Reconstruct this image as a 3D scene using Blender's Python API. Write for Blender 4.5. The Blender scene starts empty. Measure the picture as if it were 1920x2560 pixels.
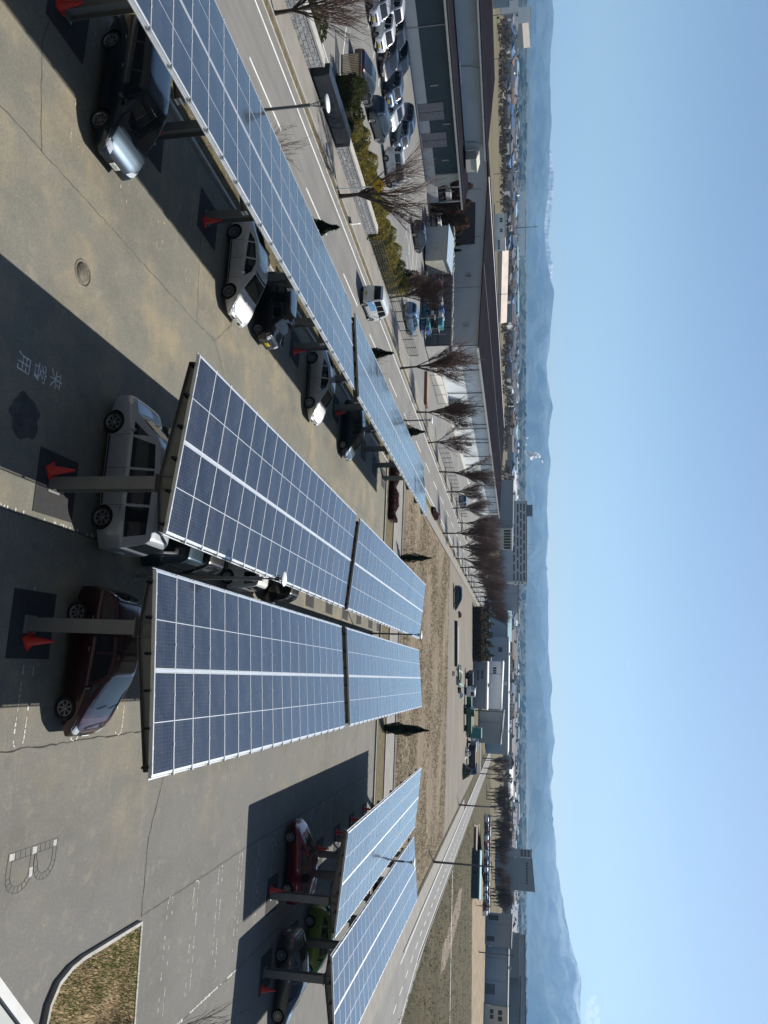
import bpy, bmesh, math, random
from mathutils import Vector, Matrix
from mathutils.bvhtree import BVHTree
R = math.radians
rnd = random.Random(7)
scene = bpy.context.scene
COL = scene.collection

# ------------------------------------------------------------------ camera
# phone photograph stored on its side: the camera is rolled so that "up" in the place points right in the picture
F = 1850.0; HC = 12.2; PIT = math.atan(340 / F)
YAW = math.atan(422 / F / (math.cos(PIT) + 340 / F * math.sin(PIT)))
cam_d = bpy.data.cameras.new('camera'); cam = bpy.data.objects.new('camera', cam_d); COL.objects.link(cam)
cam_d.sensor_fit = 'VERTICAL'; cam_d.sensor_height = 36; cam_d.sensor_width = 27
cam_d.lens = F / 2560 * 36; cam_d.clip_end = 60000; cam_d.clip_start = 0.1
fw = Vector((-math.sin(YAW) * math.cos(PIT), math.cos(YAW) * math.cos(PIT), -math.sin(PIT)))
rt = Vector((math.cos(YAW), math.sin(YAW), 0)); up = rt.cross(fw)
mx = Matrix((up, -rt, -fw)).transposed().to_4x4(); mx.translation = Vector((0, 0, HC))
cam.matrix_world = mx
scene.camera = cam

# ------------------------------------------------------------------ light
SUN_EL, SUN_AZ = 47.5, 23.4          # azimuth measured from +Y towards +X
w = bpy.data.worlds.new('World'); scene.world = w; w.use_nodes = True
nt = w.node_tree; bg = nt.nodes['Background']
sky = nt.nodes.new('ShaderNodeTexSky'); sky.sky_type = 'NISHITA'; sky.sun_disc = False
sky.sun_elevation = R(SUN_EL); sky.sun_rotation = R(SUN_AZ)
sky.altitude = 0; sky.air_density = 1.0; sky.dust_density = 0.6; sky.ozone_density = 2.3
nt.links.new(sky.outputs[0], bg.inputs[0]); bg.inputs[1].default_value = 0.067
sd = bpy.data.lights.new('sun', 'SUN'); so = bpy.data.objects.new('sun', sd); COL.objects.link(so)
sd.energy = 4.7; sd.angle = R(0.5); sd.color = (1.0, 0.955, 0.88)
sv = Vector((math.sin(R(SUN_AZ)) * math.cos(R(SUN_EL)), math.cos(R(SUN_AZ)) * math.cos(R(SUN_EL)), math.sin(R(SUN_EL))))
so.rotation_euler = sv.to_track_quat('Z', 'Y').to_euler(); so.location = (0, 0, 60)
scene.view_settings.view_transform = 'Standard'; scene.view_settings.look = 'None'
scene.view_settings.exposure = 0.6; scene.view_settings.gamma = 1.0
scene.render.engine = 'CYCLES'
scene.cycles.volume_bounces = 1
scene.cycles.max_bounces = 6

# ------------------------------------------------------------------ helpers
def at(x, y, z=0.0):
    """point of the place at height z that was measured at photo pixel x, y"""
    u = (y - 1280) / F; d = (960 - x) / F
    f = math.cos(PIT) - d * math.sin(PIT); dn = math.sin(PIT) + d * math.cos(PIT)
    t = (HC - z) / dn; X = u * t; Y = f * t; c, s = math.cos(YAW), math.sin(YAW)
    return (X * c - Y * s, X * s + Y * c)
def tag(o, label=None, cat=None, group=None, kind=None):
    if label: o['label'] = label
    if cat: o['category'] = cat
    if group: o['group'] = group
    if kind: o['kind'] = kind
    return o
def empty(name, loc=(0, 0, 0), rz=0.0, label=None, cat=None, group=None):
    o = bpy.data.objects.new(name, None); COL.objects.link(o); o.location = loc; o.rotation_euler = (0, 0, rz)
    o.empty_display_size = 0.2
    return tag(o, label, cat, group)
def copy_tree(o, parent=None):
    c = o.copy(); COL.objects.link(c); c.parent = parent
    for ch in list(o.children): copy_tree(ch, c)
    return c
def put(name, mesh, parent=None, loc=(0, 0, 0), rot=(0, 0, 0), scale=None):
    o = bpy.data.objects.new(name, mesh); COL.objects.link(o); o.parent = parent; o.location = loc; o.rotation_euler = rot
    if scale: o.scale = scale
    return o
class MB:
    """collects simple shapes and links them as ONE mesh object"""
    def __init__(s): s.v = []; s.f = []; s.m = []; s.sm = []
    def add(s, vs, fs, mi=0, smooth=False):
        b = len(s.v); s.v += [tuple(v) for v in vs]; s.f += [tuple(b + i for i in f) for f in fs]
        s.m += [mi] * len(fs); s.sm += [smooth] * len(fs)
    def box(s, x0, x1, y0, y1, z0, z1, mi=0, M=None):
        vs = [(x, y, z) for z in (z0, z1) for y in (y0, y1) for x in (x0, x1)]
        if M: vs = [M @ Vector(v) for v in vs]
        s.add(vs, [(0, 2, 3, 1), (4, 5, 7, 6), (0, 1, 5, 4), (2, 6, 7, 3), (0, 4, 6, 2), (1, 3, 7, 5)], mi)
    def cbox(s, c, d, mi=0, M=None):
        s.box(c[0] - d[0] / 2, c[0] + d[0] / 2, c[1] - d[1] / 2, c[1] + d[1] / 2, c[2] - d[2] / 2, c[2] + d[2] / 2, mi, M)
    def prism(s, pts, z0, z1, mi=0):
        n = len(pts); vs = [(p[0], p[1], z0) for p in pts] + [(p[0], p[1], z1) for p in pts]
        s.add(vs, [tuple(range(n - 1, -1, -1)), tuple(range(n, 2 * n))] + [(i, (i + 1) % n, n + (i + 1) % n, n + i) for i in range(n)], mi)
    def poly(s, pts, mi=0): s.add(pts, [tuple(range(len(pts)))], mi)
    def tube(s, pts, rs, n=6, mi=0, cap=True, smooth=True):
        pts = [Vector(p) for p in pts]; rings = []
        if not isinstance(rs, (list, tuple)): rs = [rs] * len(pts)
        for i, p in enumerate(pts):
            d = (pts[min(i + 1, len(pts) - 1)] - pts[max(i - 1, 0)]).normalized()
            a = d.orthogonal() if abs(d.z) < .99 else Vector((1, 0, 0)); a = (a - d * a.dot(d)).normalized(); b = d.cross(a)
            rings.append([p + (a * math.cos(2 * math.pi * k / n) + b * math.sin(2 * math.pi * k / n)) * rs[i] for k in range(n)])
        vs = [v for r in rings for v in r]; fs = []
        for i in range(len(pts) - 1):
            for k in range(n): fs.append((i * n + k, i * n + (k + 1) % n, (i + 1) * n + (k + 1) % n, (i + 1) * n + k))
        s.add(vs, fs, mi, smooth)
        if cap: s.add(rings[0], [tuple(range(n - 1, -1, -1))], mi); s.add(rings[-1], [tuple(range(n))], mi)
    def lathe(s, prof, n=16, mi=0, M=None, smooth=True):
        """prof: [(r, z)]"""
        vs = []; fs = []
        for r, z in prof:
            for k in range(n): vs.append(Vector((r * math.cos(2 * math.pi * k / n), r * math.sin(2 * math.pi * k / n), z)))
        for i in range(len(prof) - 1):
            for k in range(n): fs.append((i * n + k, i * n + (k + 1) % n, (i + 1) * n + (k + 1) % n, (i + 1) * n + k))
        if M: vs = [M @ v for v in vs]
        s.add(vs, fs, mi, smooth)
    def mesh(s, name, mats):
        me = bpy.data.meshes.new(name); me.from_pydata(s.v, [], s.f)
        for m in (mats if isinstance(mats, (list, tuple)) else [mats]): me.materials.append(m)
        me.polygons.foreach_set('material_index', s.m); me.polygons.foreach_set('use_smooth', s.sm); me.update()
        return me
    def build(s, name, mats, parent=None, loc=(0, 0, 0), rot=(0, 0, 0)):
        return put(name, s.mesh(name, mats), parent, loc, rot)

def nd(t, k, **kw):
    n = t.nodes.new('ShaderNode' + k)
    for a, b in kw.items(): setattr(n, a, b)
    return n
def base(name, col=(.5, .5, .5), rough=.7, metal=0., spec=.5, coat=0.):
    m = bpy.data.materials.new(name); m.use_nodes = True; p = m.node_tree.nodes['Principled BSDF']
    p.inputs['Base Color'].default_value = (*col, 1); p.inputs['Roughness'].default_value = rough
    p.inputs['Metallic'].default_value = metal; p.inputs['Specular IOR Level'].default_value = spec
    p.inputs['Coat Weight'].default_value = coat; p.inputs['Coat Roughness'].default_value = .03
    return m, m.node_tree, p
def mixc(t, fac, a, b, mode='MIX'):
    n = nd(t, 'Mix', data_type='RGBA', blend_type=mode)
    if isinstance(fac, (int, float)): n.inputs[0].default_value = fac
    else: t.links.new(fac, n.inputs[0])
    for i, c in ((6, a), (7, b)):
        if isinstance(c, tuple): n.inputs[i].default_value = (*c, 1)
        else: t.links.new(c, n.inputs[i])
    return n.outputs[2]
def noise(t, scale, detail=4, rough=.6, vec=None, dist=0.):
    n = nd(t, 'TexNoise'); n.inputs['Scale'].default_value = scale; n.inputs['Detail'].default_value = detail
    n.inputs['Roughness'].default_value = rough; n.inputs['Distortion'].default_value = dist
    if vec is None: vec = nd(t, 'TexCoord').outputs['Object']
    t.links.new(vec, n.inputs['Vector']); return n.outputs['Fac']
def ramp(t, fac, a, b, ca=(0, 0, 0), cb=(1, 1, 1)):
    n = nd(t, 'ValToRGB'); e = n.color_ramp.elements; e[0].position = a; e[1].position = b
    e[0].color = (*ca, 1); e[1].color = (*cb, 1); t.links.new(fac, n.inputs[0]); return n.outputs[0]
def mapv(t, scale=(1, 1, 1), rot=(0, 0, 0), src=None):
    n = nd(t, 'Mapping'); n.inputs['Scale'].default_value = scale; n.inputs['Rotation'].default_value = rot
    t.links.new(src or nd(t, 'TexCoord').outputs['Object'], n.inputs[0]); return n.outputs[0]
def bump(t, p, h, strength=.3, dist=.02):
    b = nd(t, 'Bump'); b.inputs['Strength'].default_value = strength; b.inputs['Distance'].default_value = dist
    t.links.new(h, b.inputs['Height']); t.links.new(b.outputs[0], p.inputs['Normal'])
def mat(name, col, rough=.75, metal=0., var=.12, scale=2.5, spec=.4, coat=0., bmp=0., col2=None):
    """surface with soft procedural wear"""
    m, t, p = base(name, col, rough, metal, spec, coat)
    a = tuple(c * (1 - var) for c in col); b = col2 or tuple(min(1, c * (1 + var)) for c in col)
    f = ramp(t, noise(t, scale, 5), .35, .65)
    t.links.new(mixc(t, f, a, b), p.inputs['Base Color'])
    if bmp: bump(t, p, noise(t, scale * 8, 3), bmp, .02)
    return m
def mathn(t, op, a, b=None):
    n = nd(t, 'Math', operation=op)
    for i, v in enumerate((a, b)):
        if v is None: continue
        if isinstance(v, (int, float)): n.inputs[i].default_value = v
        else: t.links.new(v, n.inputs[i])
    return n.outputs[0]
def sep(t, src=None):
    n = nd(t, 'SeparateXYZ'); t.links.new(src or nd(t, 'TexCoord').outputs['Object'], n.inputs[0]); return n.outputs

STEEL = mat('galvanized_steel', (.20, .205, .20), .55, .25, .10, 1.2)
DARKST = mat('dark_steel', (.045, .047, .05), .6, .2)
ALU = mat('aluminium', (.56, .58, .60), .35, .6, .06)
WHITEP = mat('white_paint', (.74, .74, .72), .6)
CONC = mat('pale_concrete', (.36, .35, .32), .9, bmp=.2)
BLACK = mat('black_rubber', (.012, .012, .013), .7)
TYRE = mat('tyre_rubber', (.018, .018, .019), .85)
CHROME = mat('bright_metal', (.62, .63, .65), .22, .9, .05)
RIM = mat('alloy', (.36, .37, .39), .32, .8, .08)
GLASS = mat('dark_glass', (.010, .013, .016), .04, 0, .05, spec=.6)
LAMPC = mat('lamp_lens', (.55, .57, .6), .08, .3, .1, 12, spec=.8)
REDL = mat('red_lens', (.42, .012, .012), .12, 0, .15, 10)
PLATEW = mat('number_plate_white', (.68, .70, .68), .5)
PLATEY = mat('number_plate_yellow', (.78, .52, .03), .5)
PLATEG = mat('plate_writing', (.02, .12, .07), .6)
PATCH = mat('fresh_asphalt', (.030, .030, .032), .95, bmp=.4, scale=5)
LINEM = mat('faded_line_paint', (.45, .445, .42), .8, var=.2, scale=9)
ORANGE = mat('cone_red', (.58, .035, .022), .55)
BARK = mat('bark', (.060, .046, .036), .9, var=.35, scale=5)
TWIG = mat('twig', (.095, .060, .048), .9, var=.3)

# ------------------------------------------------------------------ ground and roads
def ground_mats():
    g = {}
    # big plain: strip fields of dry grass and bare earth
    m, t, p = base('plain', rough=.95, spec=.1)
    v = mapv(t, (.0035, .03, 1)); n1 = noise(t, 1.0, 3, .5, v); v2 = mapv(t, (.004, .16, 1), (0, 0, R(8))); n2 = noise(t, 1.0, 3, .6, v2)
    c1 = mixc(t, ramp(t, n1, .40, .60), (.155, .125, .075), (.095, .095, .05))
    c2 = mixc(t, ramp(t, n2, .46, .56), c1, (.19, .16, .105))
    c3 = mixc(t, mathn(t, 'MULTIPLY', noise(t, .9, 5), .5), c2, (.07, .058, .035))
    t.links.new(c3, p.inputs['Base Color']); g['plain'] = m
    # parking lot: old asphalt, sandy on the left, greyer on the right
    m, t, p = base('lot', rough=.92, spec=.25)
    s = sep(t); n = noise(t, .16, 4, .6)
    k = mathn(t, 'ADD', mathn(t, 'MULTIPLY', s[0], .07), mathn(t, 'MULTIPLY', n, 1.3))
    k = ramp(t, mathn(t, 'SUBTRACT', k, .35), .2, .8)
    big = mixc(t, k, (.172, .167, .138), (.146, .144, .136))
    st = ramp(t, noise(t, .38, 7, .68), .47, .66)
    big = mixc(t, mathn(t, 'MULTIPLY', mathn(t, 'MULTIPLY', st, mathn(t, 'SUBTRACT', 1.12, k)), .68), big, (.30, .245, .155))
    wet = ramp(t, noise(t, .30, 7, .68, mapv(t, (1, .6, 1))), .47, .66)
    big = mixc(t, mathn(t, 'MULTIPLY', wet, .60), big, (.100, .100, .086))
    # light worn spots and oil drips
    sp = ramp(t, noise(t, 6, 6, .75), .56, .70); big = mixc(t, mathn(t, 'MULTIPLY', sp, .40), big, (.30, .275, .225))
    vo = nd(t, 'TexVoronoi'); vo.inputs['Scale'].default_value = .55; t.links.new(nd(t, 'TexCoord').outputs['Object'], vo.inputs['Vector'])
    oil = ramp(t, mathn(t, 'ADD', vo.outputs['Distance'], mathn(t, 'MULTIPLY', noise(t, 5, 3), .1)), .10, .15, (1, 1, 1), (0, 0, 0))
    big = mixc(t, mathn(t, 'MULTIPLY', oil, .35), big, (.10, .095, .085))
    fine = noise(t, 16, 8, .85); big = mixc(t, mathn(t, 'MULTIPLY', ramp(t, fine, .46, .60), .55), big, (.098, .094, .083))
    lt = noise(t, 11, 8, .9); big = mixc(t, mathn(t, 'MULTIPLY', ramp(t, lt, .54, .64), .30), big, (.27, .25, .21))
    strk = ramp(t, noise(t, 1, 4, .7, mapv(t, (1.2, 9, 1), (0, 0, .4))), .58, .75); big = mixc(t, mathn(t, 'MULTIPLY', strk, .28), big, (.30, .265, .20))
    blo = ramp(t, noise(t, 1.3, 6, .75), .56, .64); big = mixc(t, mathn(t, 'MULTIPLY', blo, .22), big, (.34, .30, .22))
    dk = ramp(t, noise(t, 2.6, 6, .8), .58, .68); big = mixc(t, mathn(t, 'MULTIPLY', dk, .30), big, (.085, .083, .075))
    t.links.new(big, p.inputs['Base Color']); bump(t, p, fine, .5, .01); g['lot'] = m
    m, t, p = base('road', rough=.9, spec=.3)
    c = mixc(t, ramp(t, noise(t, .3, 5), .35, .7), (.16, .155, .145), (.205, .20, .185))
    c = mixc(t, mathn(t, 'MULTIPLY', ramp(t, noise(t, 1, 3, .6, mapv(t, (2.2, .05, 1))), .45, .7), .5), c, (.12, .115, .108))
    c = mixc(t, mathn(t, 'MULTIPLY', ramp(t, noise(t, 50, 2), .5, .8), .3), c, (.08, .08, .075))
    t.links.new(c, p.inputs['Base Color']); g['road'] = m
    m, t, p = base('yard', rough=.92, spec=.3)
    c = mixc(t, ramp(t, noise(t, .12, 5), .35, .7), (.15, .148, .142), (.21, .205, .19))
    c = mixc(t, mathn(t, 'MULTIPLY', ramp(t, noise(t, 1.2, 6), .55, .8), .4), c, (.26, .24, .20))
    t.links.new(c, p.inputs['Base Color']); g['yard'] = m
    m, t, p = base('sidewalk', rough=.9, spec=.3)
    c = mixc(t, ramp(t, noise(t, .6, 5), .35, .7), (.19, .175, .155), (.245, .23, .20))
    c = mixc(t, mathn(t, 'MULTIPLY', ramp(t, noise(t, 30, 2), .5, .8), .3), c, (.11, .10, .09))
    t.links.new(c, p.inputs['Base Color']); g['walk'] = m
    m, t, p = base('dry_grass', rough=.98, spec=.1)
    c = mixc(t, ramp(t, noise(t, .22, 8, .78, mapv(t, (.35, 1.6, 1))), .35, .7), (.29, .235, .165), (.150, .120, .085))
    c = mixc(t, ramp(t, noise(t, 1.6, 8, .85, mapv(t, (.55, 1.3, 1))), .46, .60), c, (.075, .060, .040))
    c = mixc(t, mathn(t, 'MULTIPLY', ramp(t, noise(t, .09, 4, .6, mapv(t, (.6, 1.5, 1))), .52, .7), .55), c, (.23, .175, .12))
    rut = ramp(t, noise(t, 1, 4, .6, mapv(t, (.04, .9, 1), (0, 0, R(4)))), .56, .68); c = mixc(t, mathn(t, 'MULTIPLY', rut, .5), c, (.09, .072, .05))
    c = mixc(t, mathn(t, 'MULTIPLY', ramp(t, noise(t, .8, 5, .7), .6, .75), .30), c, (.30, .25, .17))
    t.links.new(c, p.inputs['Base Color']); g['field'] = m
    m, t, p = base('dirt', rough=.98, spec=.1)
    c = mixc(t, ramp(t, noise(t, .15, 5, .6, mapv(t, (.4, 1.8, 1))), .38, .68), (.17, .155, .135), (.23, .20, .155))
    c = mixc(t, mathn(t, 'MULTIPLY', ramp(t, noise(t, .9, 6, .7, mapv(t, (.4, 2, 1))), .58, .7), .5), c, (.40, .37, .33))
    t.links.new(c, p.inputs['Base Color']); g['dirt'] = m
    m, t, p = base('soil', rough=.98, spec=.1)
    c = mixc(t, ramp(t, noise(t, 2, 6, .7), .4, .65), (.10, .082, .05), (.18, .15, .09))
    c = mixc(t, ramp(t, noise(t, 9, 4, .7), .55, .7), c, (.05, .055, .025))
    t.links.new(c, p.inputs['Base Color']); bump(t, p, noise(t, 12, 4), .8, .08); g['soil'] = m
    m, t, p = base('grass_right', rough=.98, spec=.1)
    v = mapv(t, (.025, .16, 1), (0, 0, R(-10)))
    c = mixc(t, ramp(t, noise(t, 1, 4, .6, v), .38, .62), (.105, .098, .055), (.15, .12, .075))
    c = mixc(t, ramp(t, noise(t, .35, 5, .7, mapv(t, (.25, 1, 1), (0, 0, R(-10)))), .52, .66), c, (.055, .064, .03))
    c = mixc(t, mathn(t, 'MULTIPLY', ramp(t, noise(t, .9, 8, .85, mapv(t, (.6, 1.6, 1))), .46, .62), .75), c, (.045, .038, .022))
    c = mixc(t, mathn(t, 'MULTIPLY', ramp(t, noise(t, .5, 7, .8, mapv(t, (.6, 1.8, 1))), .56, .7), .6), c, (.21, .17, .10))
    t.links.new(c, p.inputs['Base Color']); bump(t, p, noise(t, 2, 5, .8), 1.0, .4); g['green'] = m
    return g
G = ground_mats()
def sheet(name, pts, z, m, kind='structure'):
    b = MB(); b.poly([(x, y, z) for x, y in pts]); o = b.build(name, m); return tag(o, kind=kind)
def rect(name, x0, x1, y0, y1, z, m): return sheet(name, [(x0, y0), (x1, y0), (x1, y1), (x0, y1)], z, m)
rect('ground', -26000, 26000, -600, 26000, -.05, G['plain'])
rect('parking_lot', -19.3, 24.5, -6, 64.9, 0, G['lot'])
rect('planting_strip', -22.9, -19.45, -6, 64.9, .05, G['soil'])
rect('road', -31.1, -23.3, -20, 330, -.01, G['road'])
rect('pavement', -34.2, -31.95, -20, 230, .10, G['walk'])
rect('pavement', -22.3, -20.5, 58, 260, .10, G['walk'])
rect('tree_strip', -31.95, -31.25, -20, 230, .08, G['soil'])
rect('tree_strip', -23.2, -22.3, 62, 260, .08, G['soil'])
rect('works_yard', -135, -34.45, 5, 330, -.02, G['yard'])
rect('path', -20.5, 25.2, 69.8, 75.1, .02, G['walk'])
rect('planting_strip', -20.5, 25.2, 65.05, 69.6, .03, G['soil'])
rect('field', -20.5, 25.2, 75.9, 132, .0, G['field'])
rect('dirt_yard', -20.5, 25.2, 129, 208, .02, G['dirt'])
rect('grass_verge', 33.7, 190, 40, 330, -.01, G['green'])
rect('grass_verge', 25.5, 28.2, 88, 330, .01, G['green'])
rect('pavement', 26.0, 28.4, 60, 175, .05, G['walk'])
sheet('road', [(24.5, 30), (44, 30), (35.4, 84), (33.4, 116), (33.2, 330), (28.7, 330), (28.7, 98), (28.4, 84), (26.5, 76), (24.5, 74)], .03, G['road'])
rect('farm_track', 34.5, 190, 146.5, 147.6, .02, CONC)
rect('access_road', 10, 28.6, 240, 246, .03, G['road'])

def kerb(name, pts, wd=.15, z0=-.05, z1=.13, m=CONC):
    b = MB()
    for (x0, y0), (x1, y1) in zip(pts, pts[1:]):
        d = Vector((x1 - x0, y1 - y0, 0)); L = d.length; d.normalize(); n = Vector((-d.y, d.x, 0)) * wd / 2
        k = max(1, int(L / 8)) if L > 2 else 1
        for i in range(k):
            a = Vector((x0, y0, 0)) + d * (L * i / k); c = Vector((x0, y0, 0)) + d * (L * (i + 1) / k - (.012 if L > 2 else 0))
            b.prism([a - n, c - n, c + n, a + n], z0, z1)
    return tag(b.build(name, m), kind='structure')
kerb('kerb', [(-19.4, -6), (-19.4, 64.8)])
kerb('kerb', [(-31.17, -20), (-31.17, 230)]); kerb('kerb', [(-23.25, -20), (-23.25, 260)])
kerb('kerb', [(-31.98, -20), (-31.98, 230)], .1, .05, .14)
kerb('kerb', [(-20.4, 65.0), (25, 65.0)], .18); kerb('kerb', [(-20.4, 69.7), (25, 69.7)], .14)
kerb('kerb', [(28.55, 86), (28.55, 330)]); kerb('kerb', [(33.55, 98), (33.35, 330)], .14)
kerb('ditch_wall', [(-20.4, 75.2), (25, 75.2)], .14); kerb('ditch_wall', [(-20.4, 75.85), (25, 75.85)], .12, -.05, .10)
rect('ditch', -20.4, 25, 75.28, 75.78, -.03, PATCH)

def lines(name, segs, wd, m=LINEM, z=.008, jitter=0.0, dash=0, worn=0.0):
    """thin painted or cracked ribbons on the ground, one sheet"""
    b = MB(); r = random.Random(hash(name) % 1000 if False else len(segs) * 7 + 3)
    for seg in segs:
        pts = [Vector((*p, 0)) for p in seg]
        for a, c in zip(pts, pts[1:]):
            d = c - a; L = d.length; d.normalize(); n = Vector((-d.y, d.x, 0))
            step = dash or (.25 if jitter else L); k = max(1, int(round(L / step))); prev = a
            for i in range(k):
                q = a + d * (L * (i + 1) / k)
                if jitter and i < k - 1: q = q + n * r.uniform(-jitter, jitter)
                if not (worn and r.random() < worn):
                    w0 = wd / 2 * (r.uniform(.5, 1.3) if jitter or worn else 1)
                    e = (q - prev) * (0 if not worn else r.uniform(0, .35))
                    b.poly([(*(prev - n * w0).xy, z), (*(q - e - n * w0).xy, z), (*(q - e + n * w0).xy, z), (*(prev + n * w0).xy, z)])
                prev = q
    return tag(b.build(name, m), kind='structure')
WHITEL = mat('road_line_paint', (.60, .60, .57), .8, var=.15, scale=3)
CRACK = mat('crack', (.035, .032, .028), .95)
SEAM = mat('sealed_seam', (.085, .078, .066), .95)
lines('road_marking', [[(-27.4, 17.5 + 9.4 * k), (-27.4, 22.2 + 9.4 * k)] for k in range(30)], .15, WHITEL, .004)
lines('road_marking', [[(-30.6, -20), (-30.6, 262)]], .16, WHITEL, .003); lines('road_marking', [[(-24.1, -20), (-24.1, 262)]], .16, WHITEL, .0032)
lines('road_marking', [[(31.25 + max(0, (100 - y)) * .045, y), (31.25 + max(0, (100 - y - 2)) * .045, y + 2)] for y in range(52, 230, 4)], .15, WHITEL, .045)
lines('road_marking', [[(29.1, 84), (29.0, 98), (29.0, 330)]], .16, WHITEL, .044); lines('road_marking', [[(35.0, 84), (33.1, 100), (33.05, 330)]], .16, WHITEL, .0442)
# stalls in the works yard (row turned about 13 degrees)
RD = Vector((.225, .974, 0)); RN = Vector((.974, -.225, 0)); RO = Vector((-53.0, 46.5, 0))
def row(s, n): p = RO + RD * s + RN * n; return (p.x, p.y)
lines('stall_marking', [[row(-9.6 + 2.5 * k, -4.4), row(-9.6 + 2.5 * k, .9)] for k in range(18)], .13, WHITEL, -.012)
lines('stall_marking', [[(-38.6, 37.5), (-38.6, 41.1), (-35.2, 42.4)], [(-45.1, 42.7), (-39.5, 41.9)]], .12, WHITEL, -.0122)
lines('stall_marking', [[(-50 + 2.6 * k, 72), (-46 + 2.6 * k, 78.5)] for k in range(4)], .12, WHITEL, -.0124)
# cracks and construction seams of the lot
lines('crack', [[(-12.9, 6), (-12.92, 16), (-12.9, 24), (-13.0, 26.1), (-11.9, 27.4), (-9.6, 28.2)], [(-12.9, 14.8), (-15.6, 14.2), (-19.2, 14.6)],
                [(-13.0, 24.4), (-16, 24.0), (-19.2, 24.3)], [(-13.0, 26.1), (-14.4, 27.6), (-19.2, 28.2)], [(-11.9, 27.4), (-11.6, 31), (-11.9, 38)], [(-10.9, 34), (-11.8, 38.2), (-12.6, 64.9)], [(-12.4, 40.2), (-19.2, 40.6)]], .035, SEAM, .004, .03)
lines('crack', [[(3.0, 25.7), (3.9, 25.3), (5.6, 24.7), (8.05, 24.75)], [(2.1, 8), (2.15, 16.6), (2.1, 23.5), (2.3, 30), (2.3, 64.9)], [(2.2, 48), (7.8, 48.3), (12, 48)]], .04, CRACK, .0045, .03)
lines('crack', [[(8.0, 24.8), (7.95, 30), (7.85, 34.5), (7.9, 64.9)], [(12.6, 26.8), (12.7, 30), (12.85, 34.6), (12.8, 64.9)], [(8, 57), (2.3, 57.3)], [(-3.55, 10), (-3.55, 30), (-3.5, 64.9)]], .06, SEAM, .005, .02)
def loops(xa, xb, ys, side=1):
    """faded stall markings drawn as long hair-pin loops; the round end is at xa"""
    s = []
    for y in ys:
        a = [(xa + side * .2 - side * .2 * math.sin(t * math.pi / 6), y - .2 * math.cos(t * math.pi / 6)) for t in range(7)]
        s.append([(xb, y - .2)] + a + [(xb, y + .2)])
    return s
lines('stall_marking', loops(7.97, 11.9, [26.9, 29.1, 31.5, 33.8, 36.1, 38.5, 40.9 + 2.35, 45.6, 48, 50.3, 52.7, 55]), .038, LINEM, .006, 0, .16, .48)
lines('stall_marking', loops(2.12, -2.0, [17.2, 19.6, 21.95, 24.3, 26.6, 29, 31.3, 33.7, 38.4, 40.8, 43.1], -1), .045, LINEM, .0062, 0, .14, .42)
lines('stall_marking', [[(12.55, 26.8), (12.65, 29.1), (12.83, 34.6)]], .08, LINEM, .0064, 0, .2, .35)
lines('stall_marking', [[(-3.62, 14.5), (-3.6, 21)]], .07, LINEM, .0066, .03, .06, .72)
lines('stall_marking', loops(-14.0, -18.0, [16.0, 18.6, 21, 23.3, 25.6, 28.7, 31.5, 33.8, 36.4, 38.1, 41, 43.4], -1), .035, mat('nearly_gone_paint', (.36, .34, .29), .9), .0068, 0, .12, .80)
# letter B: dark outline of a removed marking with a few patches of paint left
def letter_b():
    b = MB(); z = .0075
    def rib(pts, w0, mi): 
        for a, c in zip(pts, pts[1:]):
            a = Vector(a); c = Vector(c); d = (c - a).normalized(); n = Vector((-d.y, d.x)) * w0 / 2
            b.poly([(*(a - n), z), (*(c - n), z), (*(c + n), z), (*(a + n), z)], mi)
    def arc(cx, cy, rx, ry): return [(cx + rx * math.cos(t), cy + ry * math.sin(t)) for t in [(-90 + 18 * i) * math.pi / 180 for i in range(11)]]
    for wo in (0, .16):
        rib([(4.62 + wo, 17.44 + wo)] + [(p[0], p[1]) for p in arc(5.12, 17.97, .48 - wo, .53 - wo)] + [(4.62 + wo, 18.50 - wo)], .018, 0)
        rib([(4.62 + wo, 18.50 + wo * .3)] + [(p[0], p[1]) for p in arc(5.08, 18.97, .44 - wo, .46 - wo)] + [(4.62 + wo, 19.43 - wo)], .018, 0)
    rib([(4.60, 17.42), (4.60, 19.46)], .02, 0); rib([(4.80, 17.6), (4.80, 19.3)], .018, 0)
    for i in range(10): y = 17.5 + .2 * i; rib([(4.6, y), (4.8, y + .02)], .015, 0)
    for i in range(9):
        t = (-80 + 20 * i) * math.pi / 180
        rib([(5.12 + .32 * math.cos(t), 17.97 + .37 * math.sin(t)), (5.12 + .48 * math.cos(t), 17.97 + .53 * math.sin(t))], .013, 0)
        rib([(5.08 + .28 * math.cos(t), 18.97 + .30 * math.sin(t)), (5.08 + .44 * math.cos(t), 18.97 + .46 * math.sin(t))], .013, 0)
    z = .009
    for x0, x1, y0, y1 in ((4.61, 4.78, 17.47, 17.68), (4.62, 4.80, 18.36, 18.55), (4.62, 4.78, 19.24, 19.40), (5.10, 5.34, 18.34, 18.48)):
        b.poly([(x0, y0, z), (x1, y0 + .01, z), (x1 - .01, y1, z), (x0 + .01, y1 - .01, z)], 1)
    return tag(b.build('letter_marking', [mat('marking_scar', (.098, .096, .088), .95), mat('letter_paint', (.38, .375, .35), .85, var=.25, scale=20)]), kind='structure')
letter_b()
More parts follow.
